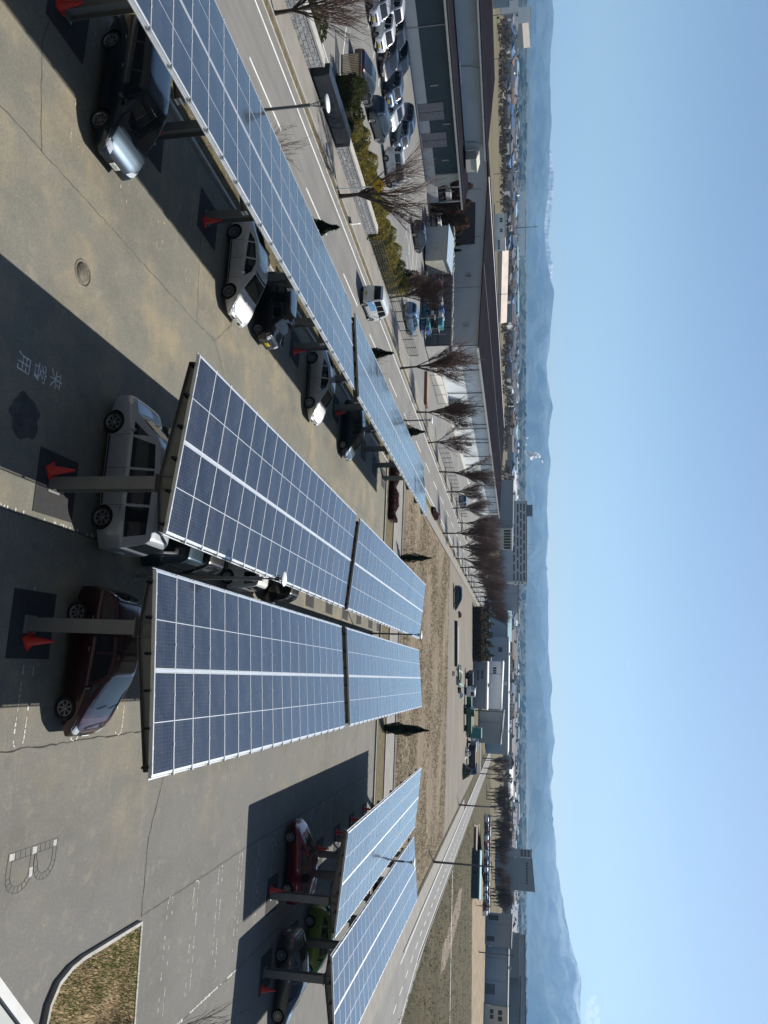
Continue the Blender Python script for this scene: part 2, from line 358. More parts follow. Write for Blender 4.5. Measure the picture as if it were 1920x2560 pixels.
def kanji(ch, x, y, size):
    cu = bpy.data.curves.new('visitor_marking', 'FONT'); cu.body = ch; cu.size = size; cu.align_x = 'CENTER'; cu.align_y = 'CENTER'; cu.offset = -.004
    o = bpy.data.objects.new('tmp', cu); COL.objects.link(o); dg = bpy.context.evaluated_depsgraph_get()
    me = bpy.data.meshes.new_from_object(o.evaluated_get(dg)); bpy.data.objects.remove(o)
    me.materials.clear(); me.materials.append(mat('worn_lettering', (.62, .62, .58), .9, var=.45, scale=14)); 
    return tag(put('visitor_marking', me, None, (x, y, .008)), kind='structure')
for ch, x, y in (('来', -7.35, 16.62), ('客', -7.28, 15.97), ('用', -7.25, 15.33)): kanji(ch, x, y, .56)

def blob(cx, cy, rx, ry, m, seed, z=.0055):
    r = random.Random(seed); ph = [r.uniform(0, 6) for _ in range(3)]
    P = []
    for i in range(36):
        a = 2 * math.pi * i / 36; q = 1 + .12 * math.sin(2 * a + ph[0]) + .08 * math.sin(5 * a + ph[1]) + .05 * math.sin(9 * a + ph[2]); P.append((cx + rx * q * math.cos(a), cy + ry * q * math.sin(a)))
    sheet('stain', P, z, m)
STAIN = mat('oil_stain', (.060, .058, .055), .85, 0, .3, 3); STAIN2 = mat('worn_patch', (.26, .215, .145), .95, 0, .2, 3)
blob(*at(62, 1042), .52, .62, STAIN, 3)
# ------------------------------------------------------------------ manhole cover
b = MB(); b.lathe([(0, .012), (.30, .012), (.30, .006), (.335, .006), (.335, .014), (.385, .014), (.40, .002)], 32)
for i in range(9):
    for j in range(9):
        x, y = (i - 4) * .065, (j - 4) * .065
        if x * x + y * y < .075: b.box(x - .02, x + .02, y - .012, y + .012, .012, .018, 0)
tag(b.build('manhole_cover', mat('cast_iron', (.13, .118, .09), .7, .3, .3, 9), None, (-10.8, 17.16, 0)), 'round cast iron cover let into the sunlit asphalt', 'manhole cover')

# ------------------------------------------------------------------ solar canopies
def panel_mat():
    m, t, p = base('solar_cells', (.01, .013, .022), .07, 0, .15, 1.0); p.inputs['Coat IOR'].default_value = 1.27
    p.inputs['Coat Roughness'].default_value = .12
    s = sep(t)
    def grid(c, pitch, wd, off=0.): 
        f = mathn(t, 'FRACT', mathn(t, 'ADD', mathn(t, 'DIVIDE', c, pitch), 50.5 + off)); a = mathn(t, 'ABSOLUTE', mathn(t, 'SUBTRACT', f, .5))
        return mathn(t, 'LESS_THAN', a, wd / pitch / 2)
    busb = mathn(t, 'MAXIMUM', grid(s[0], .0925, .0075, .5), grid(s[1], .1667, .009, .5))
    inner = mathn(t, 'MULTIPLY', mathn(t, 'LESS_THAN', mathn(t, 'ABSOLUTE', s[1]), .495), mathn(t, 'LESS_THAN', mathn(t, 'ABSOLUTE', s[0]), 1.115))
    line = mathn(t, 'MULTIPLY', busb, inner)
    oi = nd(t, 'ObjectInfo'); var = ramp(t, oi.outputs['Random'], 0, 1, (.005, .006, .009), (.014, .014, .017))
    cell = mixc(t, mathn(t, 'MULTIPLY', noise(t, 3, 4), .5), var, (.030, .042, .085))
    cell = mixc(t, inner, (.010, .013, .016), cell)
    col = mixc(t, mathn(t, 'MULTIPLY', line, .26), cell, (.12, .14, .18))
    dust = ramp(t, noise(t, 1.2, 5, .7), .45, .8)
    col = mixc(t, mathn(t, 'MULTIPLY', mathn(t, 'MAXIMUM', dust, ramp(t, mathn(t, 'ABSOLUTE', s[0]), 1.0, 1.13)), .09), col, (.35, .34, .32))
    t.links.new(col, p.inputs['Base Color'])
    rr = mathn(t, 'ADD', .05, mathn(t, 'MULTIPLY', noise(t, 2, 4), .07)); t.links.new(rr, p.inputs['Roughness'])
    return m
CELLS = panel_mat()
PW, PL, TH = 1.07, 2.30, .04
FRAME = mat('panel_frame', (.62, .64, .66), .35, .35, .05)
b = MB(); fx, fy, fwid = PL / 2 - .004, PW / 2 - .008, .015
b.poly([(-fx + fwid, -fy + fwid, .034), (fx - fwid, -fy + fwid, .034), (fx - fwid, fy - fwid, .034), (-fx + fwid, fy - fwid, .034)], 0)
b.poly([(-fx, -fy, .004), (-fx, fy, .004), (fx, fy, .004), (fx, -fy, .004)], 1)
b.box(-fx, fx, -fy, -fy + fwid, .002, TH, 1); b.box(-fx, fx, fy - fwid, fy, .002, TH, 1)
b.box(-fx, -fx + fwid, -fy + fwid, fy - fwid, .002, TH, 1); b.box(fx - fwid, fx, -fy + fwid, fy - fwid, .002, TH, 1)
b.box(-.009, .009, -fy + fwid, fy - fwid, .0345, .0362, 1)
for cx_ in (-.62, .55):
    for s_ in (-1, 1): b.box(cx_ - .035, cx_ + .035, s_ * PW / 2 - .02, s_ * PW / 2 + .02, TH + .0005, TH + .006, 1)
PANEL = b.mesh('solar_panel', [CELLS, FRAME])
ZH, ZL = 4.0, 3.58
def canopy(x0, x1, y0, n, low, posts, label):
    """x0..x1 width, y0 near end, n modules long; low = 'left' or 'right' is the gutter side; posts stand 1.35 m in from the low edge"""
    xc = (x0 + x1) / 2; W = x1 - x0; y1 = y0 + n * PW; sgn = 1 if low == 'left' else -1
    px = x0 + 1.35 if low == 'left' else x1 - 1.35
    root = empty('solar_canopy', (px, posts[0], 0), 0, label, 'solar canopy', 'solar panel canopies over the parking stalls')
    O = Vector((px, posts[0], 0)); ang = -sgn * math.atan((ZH - ZL) / W)
    T = Matrix.Translation(Vector((xc, 0, (ZH + ZL) / 2)) - O) @ Matrix.Rotation(ang, 4, 'Y')   # local roof frame -> canopy
    rot = (0, ang, 0)
    hw = W / 2
    for side in (-1, 1):
        cx = side * (.038 + PL / 2)
        for i in range(n):
            q = T @ Vector((cx, y0 + (i + .5) * PW, -TH))
            put('solar_panel', PANEL, root, q, (rnd.gauss(0, .0035), ang + rnd.gauss(0, .0025), rnd.uniform(-.0006, .0006)))
    b = MB(); b.box(-.036, .036, y0 - .06, y1 + .06, -.03, .012, 0, T); b.build('ridge_cover', ALU, root)
    for sd_ in (-1, 1):
        b = MB(); b.box(sd_ * hw - .035, sd_ * hw + .035, y0 - .03, y1 + .03, -.10, -.012, 0, T)
        b.box(sd_ * (hw + .075) - .015, sd_ * (hw + .075) + .015, y0 - .03, y1 + .03, -.12, -.09, 0, T)
        for i in range(n): b.box(sd_ * hw - .02, sd_ * (hw) + sd_ * .075 + .02, y0 + (i + 1) * PW - .03, y0 + (i + 1) * PW + .03, -.06, .012, 0, T)
        b.build('edge_rail', ALU, root)
    b = MB(); b.box(-hw + .02, hw - .02, y0 - .035, y0 - .008, -.09, .004, 0, T)
    for x in (-1.2, 0, 1.2, -2.1, 2.1): b.box(x - .03, x + .03, y0 - .05, y0 - .036, -.05, .016, 0, T)
    b.build('end_rail', ALU, root)
    for k in range(6):
        x = -hw + .22 + k * (W - .44) / 5
        b = MB(); b.box(x - .006, x + .006, y0 - .10, y1 + .10, -.235, -.10, 0, T); b.box(x + .006, x + .06, y0 - .10, y1 + .10, -.235, -.227, 0, T)
        b.box(x + .006, x + .06, y0 - .10, y1 + .10, -.108, -.10, 0, T); b.build('purlin', DARKST, root)
    TI = T.inverted()
    for yp in posts:
        # tapered I beam under the purlins
        lx = (TI @ (Vector((px, yp, 3.6)) - O)).x
        def prof(x): e = (hw + x) if x < lx else (hw - x); tot = (hw + lx) if x < lx else (hw - lx); return -.245 - (.20 + .26 * max(0, min(1, (e - .05) / tot)))
        b = MB(); xs = [-hw + .05, lx - .22, lx + .22, hw - .05]; n2 = len(xs)
        for a, c in zip(xs, xs[1:]):
            vs = []
            for x in (a, c):
                for yy in (-.006, .006):
                    vs += [(x, yp + yy, -.255), (x, yp + yy, prof(x) + .01)]
            b.add([T @ Vector(v) for v in vs], [(0, 1, 5, 4), (2, 6, 7, 3)], 0)
            for zt_, zb_ in ((lambda x: -.240, lambda x: -.255), (lambda x: prof(x) + .012, lambda x: prof(x))):
                vs = [(x, yp + yy, zf(x)) for x in (a, c) for yy in (-.11, .11) for zf in (zt_, zb_)]
                b.add([T @ Vector(v) for v in vs], [(0, 2, 3, 1), (4, 5, 7, 6), (0, 4, 6, 2), (1, 3, 7, 5), (0, 1, 5, 4), (2, 6, 7, 3)], 0)
        for x in (-hw + .05, lx - .17, lx + .17, hw - .05): b.box(x - .006, x + .006, yp - .10, yp + .10, prof(x) + .02, -.258, 0, T)
        b.build('beam', STEEL, root)
        zt_ = (T @ Vector((lx, 0, prof(lx)))).z
        b = MB(); dx, dy = 0, yp - O.y
        for sy in (-1, 1): b.box(-.17, .17, dy + sy * .175 - .007, dy + sy * .175 + .007, 0, zt_ - .03)
        b.box(-.006, .006, dy - .168, dy + .168, 0, zt_ - .03)
        b.box(-.23, .23, dy - .24, dy + .24, .004, .03); b.box(-.24, .24, dy - .2, dy + .2, zt_ - .035, zt_ - .012)
        for sx in (-.1, .1): b.box(sx - .006, sx + .006, dy - .168, dy + .168, zt_ - .3, zt_ - .036)
        b.build('post', STEEL, root)
        b = MB(); r0 = rnd.uniform(-.05, .05); Mx = Matrix.Translation((px, yp + .1, 0)) @ Matrix.Rotation(r0, 4, 'Z')
        b.box(-.85, .85, -.85, .85, -.02, .011 + rnd.random() * .002, 0, Mx); tag(b.build('asphalt_patch', PATCH), kind='structure')
        if yp - .7 > 12: cones.append((px + (-.36 if low == 'right' else .36), yp - .12))
    return root
cones = []
PA = lambda a: [a + 4.62 * k for k in range(5)]
PB = lambda a: [a + 4.6 * k for k in range(6)]
canopy(-18.75, -14.05, 6.3, 26, 'left', [10.2, 14.9, 19.6, 24.35, 29.1, 33.4], 'solar canopy nearest the road on the left, over the dark blue wagon')
canopy(-18.75, -14.05, 35.3, 27, 'left', [36.2, 40.8, 45.6, 50.2, 54.8, 59.4, 63.6], 'far solar canopy on the left beside the road, over the small black and blue car')
canopy(-7.95, -3.25, 16.8, 18, 'right', PA(17.2), 'near solar canopy over the long silver minivan')
canopy(-7.95, -3.25, 37.05, 26, 'right', PB(37.6) + [64.3], 'far solar canopy directly behind the one over the silver minivan')
canopy(-2.25, 2.45, 16.5, 18, 'left', PA(17.0), 'near solar canopy over the dark maroon hatchback')
canopy(-2.25, 2.45, 36.95, 26, 'left', PB(37.5) + [64.2], 'far solar canopy directly behind the one over the maroon hatchback')
canopy(7.55, 12.25, 37.7, 26, 'right', [38.6 + 4.55 * k for k in range(6)] + [65.0], 'solar canopy over the crimson wagon')
canopy(12.95, 17.65, 37.35, 26, 'left', [38.4 + 4.55 * k for k in range(6)] + [64.7], 'rightmost solar canopy, over the dark grey sedan and the lime green car')

# ------------------------------------------------------------------ traffic cones at the posts
b = MB(); b.box(-.19, .19, -.19, .19, .005, .04); b.lathe([(.15, .04), (.135, .06), (.03, .70), (.0, .705)], 18)
CONE = b.mesh('traffic_cone', [ORANGE])
b = MB(); b.lathe([(.102, .24), (.098, .25), (.075, .40), (.077, .41)], 18)
BAND = b.mesh('reflective_band', [mat('reflective_band', (.62, .62, .64), .4)])
cone_at = [((-17.26, 14.6), 'first cone from the picture edge, beside the post behind the dark blue wagon'), ((-17.05, 19.25), 'red cone seen just past the windscreen of the dark blue wagon'),
    ((-17.15, 24.2), 'red cone at the post just before the white car on the left'), ((-17.1, 33.5), 'red cone just past the roof of the black boxy car'), ((-17.15, 36.15), 'red cone between the black boxy car and the silver coupe-like car'),
    ((-17.15, 45.9), 'red cone behind the boot of the small black and blue car'), ((-4.93, 16.98), 'red cone beside the post in front of the silver minivan'), ((-.5, 17.04), 'red cone beside the post in front of the maroon hatchback'),
    ((10.52, 47.4), 'nearest of the cones standing in a line past the crimson wagon'), ((10.45, 52.0), 'second of the cones standing in a line past the crimson wagon'), ((10.42, 56.7), 'third of the cones standing in a line past the crimson wagon'),
    ((10.4, 61.2), 'farthest cone, at the last post by the far kerb'), ((10.62, 38.4), 'red cone beside the front wheel of the crimson wagon'), ((14.95, 38.1), 'red cone beside the post in front of the dark grey sedan')]
for (x, y), lb in cone_at:
    c = put('traffic_cone', CONE, None, (x, y, 0), (0, 0, rnd.uniform(0, 1.5))); tag(c, lb, 'traffic cone', 'red traffic cones at the canopy posts')
    put('reflective_band', BAND, c)

# ------------------------------------------------------------------ lot lamps
def lamp(x, y, h, label, rz=0, dr=.33):
    r_ = empty('street_lamp', (x, y, 0), rz, label, 'street lamp', 'disc lamps of the parking lot')
    b = MB(); b.tube([(0, 0, 0), (0, 0, 1.2), (0, 0, h - .75)], [.075, .07, .055], 10); b.tube([(0, 0, h - 1.15), (0, 0, h - .70)], .07, 10)
    b.box(-.13, .13, -.13, .13, 0, .02); b.build('pole', STEEL, r_)
    for s in (-1, 1):
        b = MB(); b.tube([(0, s * .02, h - .72), (0, s * dr * .5, h - .25), (0, s * dr * .7, h - .06)], .018, 6); b.tube([(0, 0, h - .6), (s * .12, 0, h - .15)], .012, 5); b.build('bracket', STEEL, r_)
    b = MB(); b.lathe([(0, h - .30), (.06, h - .30), (.07, h - .18), (0, h - .16)], 12); b.build('lamp_head', DARKST, r_)
    b = MB(); b.lathe([(0, h - .035), (dr * .82, h - .06), (dr, h - .02), (dr - .01, h), (.0, h + .012)], 28); b.build('reflector', mat('reflector_white', (.70, .71, .72), .35), r_)
    return r_
lamp(-21.2, 23.3, 5.0, 'grey lamp post with round top, rising in front of the black roadside gate')
lamp(-20.95, 58.3, 5.0, 'far grey lamp post beside the road by the dark pointed shrub')
lamp(-2.8, 22.0, 5.0, 'lamp post in the gap between the two near central canopies', 0, .235)
lamp(-3.05, 55.4, 5.0, 'far lamp post in the gap between the two far central canopies')
lamp(12.6, 55.0, 5.0, 'lamp post between the two canopies on the right')

# ------------------------------------------------------------------ cars
def interp(pts, x):
    if x <= pts[0][0]: return pts[0][1]
    for (a, b), (c, d) in zip(pts, pts[1:]):
        if x <= c: return b + (d - b) * (x - a) / (c - a) if c > a else d
    return pts[-1][1]
def smoothed(pts, x, w=.05):
    return sum(interp(pts, x + w * k) * g for k, g in ((-2, .1), (-1, .22), (0, .36), (1, .22), (2, .1)))
PAINTSLOT = mat('paint_base', (.5, .5, .5), .3)
DARKTRIM = mat('dark_trim', (.014, .014, .016), .45)
def hexpaint(name, col, metal=.35, rough=.26):
    m, t, p = base(name, col, rough + .10, min(.75, metal + .15), .5, 1.0)
    f = noise(t, 1.5, 3); t.links.new(mixc(t, f, tuple(c * .92 for c in col), tuple(min(1, c * 1.06) for c in col)), p.inputs['Base Color'])
    return m
def car_design(key, L, W, wb, r, top, belt, side_wins, ws, rw, head, tail, grille, plate_z, tumble=.24, zc=.20, seams=(), bulge=.02, tail_on_side=True, nose=.80, mirror=None, yellow=False, wiper=True):
    xs = []; x = -L / 2
    while x < L / 2 - .001: xs.append(x); x += .035 if (abs(x) > L / 2 - .45) else .07
    xs.append(L / 2); Wh = W / 2; NL, NU, NT = 7, 5, 6
    def plan(x):
        t = (abs(x) - (L / 2 - nose)) / nose
        return 1 - (.20 if x > 0 else .12) * max(0, t) ** 3.0
    bm = bmesh.new(); rings = []
    for x in xs:
        zt = smoothed(top, x, .03) if abs(x) < L / 2 - .06 else interp(top, x); zb = smoothed(belt, x, .06)
        crown = .045 if zt > zb + .3 else .055
        ze = zt - crown; zbb = min(zb, ze - .02); z0 = zc + .10 * max(0, (abs(x) - (L / 2 - .6)) / .6); k = plan(x); ring = [(0, z0)]
        wbelt = Wh * .965
        for i in range(NL):
            t = i / (NL - 1); z = z0 + (zbb - z0) * t
            wz = Wh * (.93 + .07 * math.sin(min(1, (z - z0) / .38) * math.pi / 2)) if z < .62 else Wh - (Wh - wbelt) * ((z - .62) / max(.05, zbb - .62)) ** 1.6
            ring.append((wz * k, z))
        we = wbelt - tumble * (ze - zbb) - .012
        for i in range(1, NU):
            t = i / NU; ring.append(((wbelt - .012 * min(1, t * 4) - tumble * (ze - zbb) * t - .02 * t * t) * k, zbb + (ze - zbb) * t))
        for i in range(NT + 1):
            a = i / NT * math.pi / 2; rr = .10 if zt > zb + .3 else .05
            if i < 3: y = we * k - .02 - rr * (1 - math.cos(a * 1.0)) * 1.2; z = ze + (crown * .55) * math.sin(a)
            else: y = (we * k - .12) * (1 - (i - 3) / (NT - 3)); z = ze + crown * (.55 + .45 * (1 - (y / max(.1, we * k)) ** 2))
            ring.append((max(0, y), z))
        rings.append((x, ring))
    n = len(rings[0][1]); vv = []
    for x, ring in rings:
        rowv = [bm.verts.new((x, y, z)) for y, z in ring]; lowv = [bm.verts.new((x, -y, z)) for y, z in ring[1:-1]]
        vv.append(rowv + lowv[::-1])
    N = len(vv[0])
    for a, c in zip(vv, vv[1:]):
        for i in range(N): bm.faces.new((a[i], c[i], c[(i + 1) % N], a[(i + 1) % N]))
    bm.faces.new(vv[0]); bm.faces.new(vv[-1][::-1])
    bmesh.ops.recalc_face_normals(bm, faces=bm.faces); bm.normal_update(); bvh = BVHTree.FromBMesh(bm)
    shell = bpy.data.meshes.new('body_shell'); bm.to_mesh(shell); bm.free(); shell.materials.append(PAINTSLOT); shell.materials.append(DARKTRIM)
    # wheel arches cut out of the shell
    so_ = bpy.data.objects.new('tmp', shell); COL.objects.link(so_); cb = MB()
    for sx in (-1, 1):
        for sy in (-1, 1):
            M_ = Matrix.Translation((sx * wb / 2, sy * (Wh - .12), r)) @ Matrix.Rotation(R(90), 4, 'X')
            nn = 24; vs = [M_ @ Vector(((r + .05) * math.cos(2 * math.pi * i / nn), (r + .05) * math.sin(2 * math.pi * i / nn), z)) for z in (-.2, .2) for i in range(nn)]
            cb.add(vs, [tuple(range(nn - 1, -1, -1)), tuple(range(nn, 2 * nn))] + [(i, (i + 1) % nn, nn + (i + 1) % nn, nn + i) for i in range(nn)], 1)
    cut = cb.build('tmp2', [PAINTSLOT, DARKTRIM]); md = so_.modifiers.new('b', 'BOOLEAN'); md.object = cut; md.operation = 'DIFFERENCE'; md.solver = 'EXACT'
    dg = bpy.context.evaluated_depsgraph_get(); body = bpy.data.meshes.new_from_object(so_.evaluated_get(dg)); body.name = 'body'
    bpy.data.objects.remove(so_); bpy.data.objects.remove(cut)
    body.polygons.foreach_set('use_smooth', [True] * len(body.polygons)); body.set_sharp_from_angle(angle=R(32))
    ctr = {'side': (Vector((0, 3, 0)), Vector((0, -1, 0))), 'front': (Vector((5, 0, 0)), Vector((-1, 0, 0))), 'rear': (Vector((-5, 0, 0)), Vector((1, 0, 0)))}
    def patch(polys, axis, name, m, off=.004, mirror=False, g=.07):
        out = MB()
        for poly in polys:
            for sgn in ((1, -1) if mirror else (1,)):
                q = bmesh.new(); f = q.faces.new([q.verts.new((a, c, 0)) for a, c in poly])
                for ax in (0, 1):
                    lo = min(p[ax] for p in poly); hi = max(p[ax] for p in poly); k = int((hi - lo) / g)
                    for i in range(1, k + 1):
                        co = [0, 0, 0]; co[ax] = lo + (hi - lo) * i / (k + 1); no = [0, 0, 0]; no[ax] = 1
                        bmesh.ops.bisect_plane(q, geom=q.verts[:] + q.edges[:] + q.faces[:], plane_co=co, plane_no=no)
                idx = {}; vs = []; ok = True
                for i, v in enumerate(q.verts):
                    a, c = v.co.x, v.co.y
                    if axis == 'side': o_ = Vector((a, 3 * sgn, c)); d = Vector((0, -sgn, 0))
                    elif axis == 'front': o_ = Vector((5, a * sgn, c)); d = Vector((-1, 0, 0))
                    elif axis == 'rear': o_ = Vector((-5, a * sgn, c)); d = Vector((1, 0, 0))
                    else: o_ = Vector((a, c * sgn, 4)); d = Vector((0, 0, -1))
                    h, nrm, _, _ = bvh.ray_cast(o_, d)
                    if h is None: h = o_ + d * 3; h = Vector((a, 0, c)) if axis == 'side' else h; nrm = -d; ok = False
                    idx[v] = i; vs.append(h + nrm * off)
                if ok: out.add(vs, [tuple(idx[v] for v in fc.verts) for fc in q.faces], 0, True)
                q.free()
        if not out.v: return None
        me = out.mesh(name, m); bmx = bmesh.new(); bmx.from_mesh(me); bmesh.ops.recalc_face_normals(bmx, faces=bmx.faces); bmx.to_mesh(me); bmx.free(); return me
    parts = []
    def P_(name, polys, axis, m, off=.004, each=False, mirror=False):
        if each:
            for poly in polys:
                for sgn in ((1, -1) if mirror else (1,)):
                    pp = poly if sgn == 1 else poly
                    if axis == 'side' and sgn == -1:
                        me = patch([poly], axis, name, m, off, False)
                        if me is None: continue
                        me = me.copy(); [setattr(v, 'co', Vector((v.co.x, -v.co.y, v.co.z))) for v in me.vertices]; me.flip_normals(); parts.append((name, me))
                    else:
                        me = patch([[(a * sgn, c) for a, c in poly]] if axis in ('front', 'rear') else [poly], axis, name, m, off)
                        if me is not None: parts.append((name, me))
        else:
            me = patch(polys, axis, name, m, off, mirror)
            if me is not None: parts.append((name, me))
    def trap(zlo, zhi, wlo, whi): return [(-wlo, zlo), (wlo, zlo), (whi, zhi), (-whi, zhi)]
    P_('side_window', side_wins, 'side', GLASS, .004, True, True)
    P_('windscreen', [trap(*ws)], 'front', GLASS); P_('rear_window', [trap(*rw)], 'rear', GLASS)
    P_('headlight', [head], 'front', LAMPC, .006, True, True); P_('tail_light', [tail], 'rear', REDL, .006, True, True)
    P_('grille', grille, 'front', DARKTRIM, .005)
    P_('door_gap', [[(x - .006, z0), (x + .006, z0), (x + .006 + dx, z1), (x - .006 + dx, z1)] for x, z0, z1, dx in seams], 'side', DARKTRIM, .002, True, True)
    hz = interp(belt, 0) - .12
    P_('door_handle', [[(x - .17, hz), (x - .04, hz), (x - .04, hz + .028), (x - .17, hz + .028)] for x, z0, z1, dx in seams[:2]], 'side', CHROME, .018, True, True)
    P_('sill_trim', [[(-wb / 2 + r + .08, zc + .03), (wb / 2 - r - .08, zc + .03), (wb / 2 - r - .08, zc + .09), (-wb / 2 + r + .08, zc + .09)]], 'side', DARKTRIM, .003, True, True)
    PM = PLATEY if yellow else PLATEW
    for ax, nm in (('front', L / 2), ('rear', -L / 2)):
        h = bvh.ray_cast(Vector((5 if ax == 'front' else -5, 0, plate_z)), Vector((-1 if ax == 'front' else 1, 0, 0)))[0]; x = h.x + (.012 if ax == 'front' else -.012)
        b = MB(); b.box(x - .008, x + .008, -.165, .165, plate_z - .0825, plate_z + .0825, 0)
        s = 1 if ax == 'front' else -1; xx = x + s * .0095
        def bar(y0_, y1_, z0_, z1_): b.poly([(xx, s * y0_, plate_z + z0_), (xx, s * y1_, plate_z + z0_), (xx, s * y1_, plate_z + z1_), (xx, s * y0_, plate_z + z1_)], 1)
        for y0_, y1_ in ((-.11, -.075), (-.055, -.02), (.02, .055), (.075, .11)): bar(y0_, y0_ + .01, -.055, .015); bar(y1_ - .01, y1_, -.055, .015); bar(y0_, y1_, .005, .015)
        bar(-.05, .02, .035, .06); bar(-.015, .015, -.024, -.016)
        parts.append(('number_plate', b.mesh('number_plate', [PM, PLATEG])))
    if wiper:
        b = MB(); zz = ws[0] + .01
        for y in (-.35, .25):
            h = bvh.ray_cast(Vector((5, y, zz)), Vector((-1, 0, 0)))[0]; h2 = bvh.ray_cast(Vector((5, y + .38, zz + .05)), Vector((-1, 0, 0)))[0]
            if h and h2: b.tube([h + Vector((.02, 0, .01)), h2 + Vector((.02, 0, .012))], .008, 4)
        if b.v: parts.append(('wiper', b.mesh('wiper', DARKTRIM)))
    wbt = interp(belt, mirror[0]); mparts = []
    for sy in (-1, 1):
        b = MB(); b.lathe([(0, -.09), (.05, -.085), (.075, -.03), (.08, .03), (.055, .08), (0, .09)], 10, 0, Matrix.Translation((mirror[0], sy * (Wh + .09), mirror[1])) @ Matrix.Rotation(R(90), 4, 'X') @ Matrix.Diagonal((.75, .95, 1.25, 1)))
        b.box(mirror[0] - .02, mirror[0] + .03, min(sy * (Wh - .06), sy * (Wh + .03)), max(sy * (Wh - .06), sy * (Wh + .03)), mirror[1] - .04, mirror[1] - .01, 0)
        mparts.append(b.mesh('wing_mirror', [PAINTSLOT]))
    # wheels
    b = MB(); b.lathe([(r - .09, -.085), (r - .02, -.095), (r, -.07), (r, .07), (r - .02, .095), (r - .09, .085), (r - .10, .0)], 28); ty = b.mesh('wheel', TYRE)
    b = MB(); rr = r - .088; b.lathe([(rr - .10, -.02), (rr - .03, .0), (rr + .0, .085), (rr - .018, .088), (rr - .03, .05), (rr - .035, .0)], 28); b.lathe([(0, .062), (.05, .06), (.065, .03), (.065, 0)], 12)
    ns = {'mini': 6, 'sed': 10, 'wag': 10}.get(key[:3], 7)
    for i in range(ns):
        M_ = Matrix.Rotation(2 * math.pi * i / ns, 4, 'Z'); w1, w2 = (.022, .030) if ns < 9 else (.014, .018)
        b.add([M_ @ Vector(v) for v in ((.04, -w1, .06), (.04, w1, .06), (rr - .02, w2, .075), (rr - .02, -w2, .075), (.04, -w1, .02), (.04, w1, .02), (rr - .02, w2, .035), (rr - .02, -w2, .035))], [(0, 3, 2, 1), (0, 1, 5, 4), (1, 2, 6, 5), (3, 0, 4, 7)])
    b.add([Vector((rr * .93 * math.cos(2 * math.pi * i / 20), rr * .93 * math.sin(2 * math.pi * i / 20), .012)) for i in range(20)], [tuple(range(20))], 1)
    rim = b.mesh('rim', [RIM, DARKTRIM])
    return dict(L=L, W=W, wb=wb, r=r, body=body, parts=parts, mirrors=mparts, tyre=ty, rim=rim, Wh=Wh)
def slotmat(o, m):
    o.material_slots[0].link = 'OBJECT'; o.material_slots[0].material = m
def add_car(D, x, y, heading, paint, label, cat='car', group=None, name='parked_car', z=0, plate=None):
    """heading in degrees, 0 = nose towards +X"""
    root = empty(name, (x, y, z), R(heading), label, cat, group)
    o = put('body', D['body'], root); slotmat(o, paint)
    for nm, me in D['parts']: put(nm, me, root)
    for me in D['mirrors']: slotmat(put('wing_mirror', me, root), paint)
    for sx in (-1, 1):
        for sy in (-1, 1):
            wv = put('wheel', D['tyre'], root, (sx * D['wb'] / 2, sy * (D['Wh'] - .115), D['r']), (R(-90 * sy), 0, 0))
            put('rim', D['rim'], wv, (0, 0, .0), (0, 0, rnd.uniform(0, 1)))
    return root
S4 = lambda xb, xf, z0, z1: [(xb, z0, z1, 0), (xf, z0, z1, 0)]
MINIVAN = car_design('mini', 4.70, 1.71, 2.90, .325,
    [(-2.35, .95), (-2.30, 1.15), (-2.20, 1.62), (-2.08, 1.80), (-1.6, 1.86), (0, 1.875), (.75, 1.83), (1.05, 1.70), (1.62, 1.20), (1.72, 1.12), (2.15, 1.00), (2.30, .86), (2.35, .62)],
    [(-2.35, 1.02), (1.2, .98), (2.35, .86)],
    [[(-2.02, 1.06), (-1.12, 1.04), (-1.12, 1.66), (-1.92, 1.64)], [(-1.04, 1.04), (-.02, 1.03), (-.02, 1.69), (-1.04, 1.66)], [(.05, 1.03), (.98, 1.02), (.78, 1.64), (.05, 1.69)], [(1.04, 1.02), (1.45, 1.02), (1.04, 1.44)]],
    (1.17, 1.68, .70, .58), (1.12, 1.64, .66, .56), [(.46, .72), (.80, .76), (.80, .90), (.42, .82)], [(.60, .95), (.84, .95), (.84, 1.30), (.66, 1.30)],
    [[(-.40, .64), (.40, .64), (.44, .80), (-.44, .80)], [(-.55, .34), (.55, .34), (.5, .46), (-.5, .46)]], .55, seams=[(.03, .3, 1.0, 0), (-1.08, .38, 1.02, .0), (1.02, .4, 1.0, .05)], mirror=(1.15, 1.08), tumble=.32)
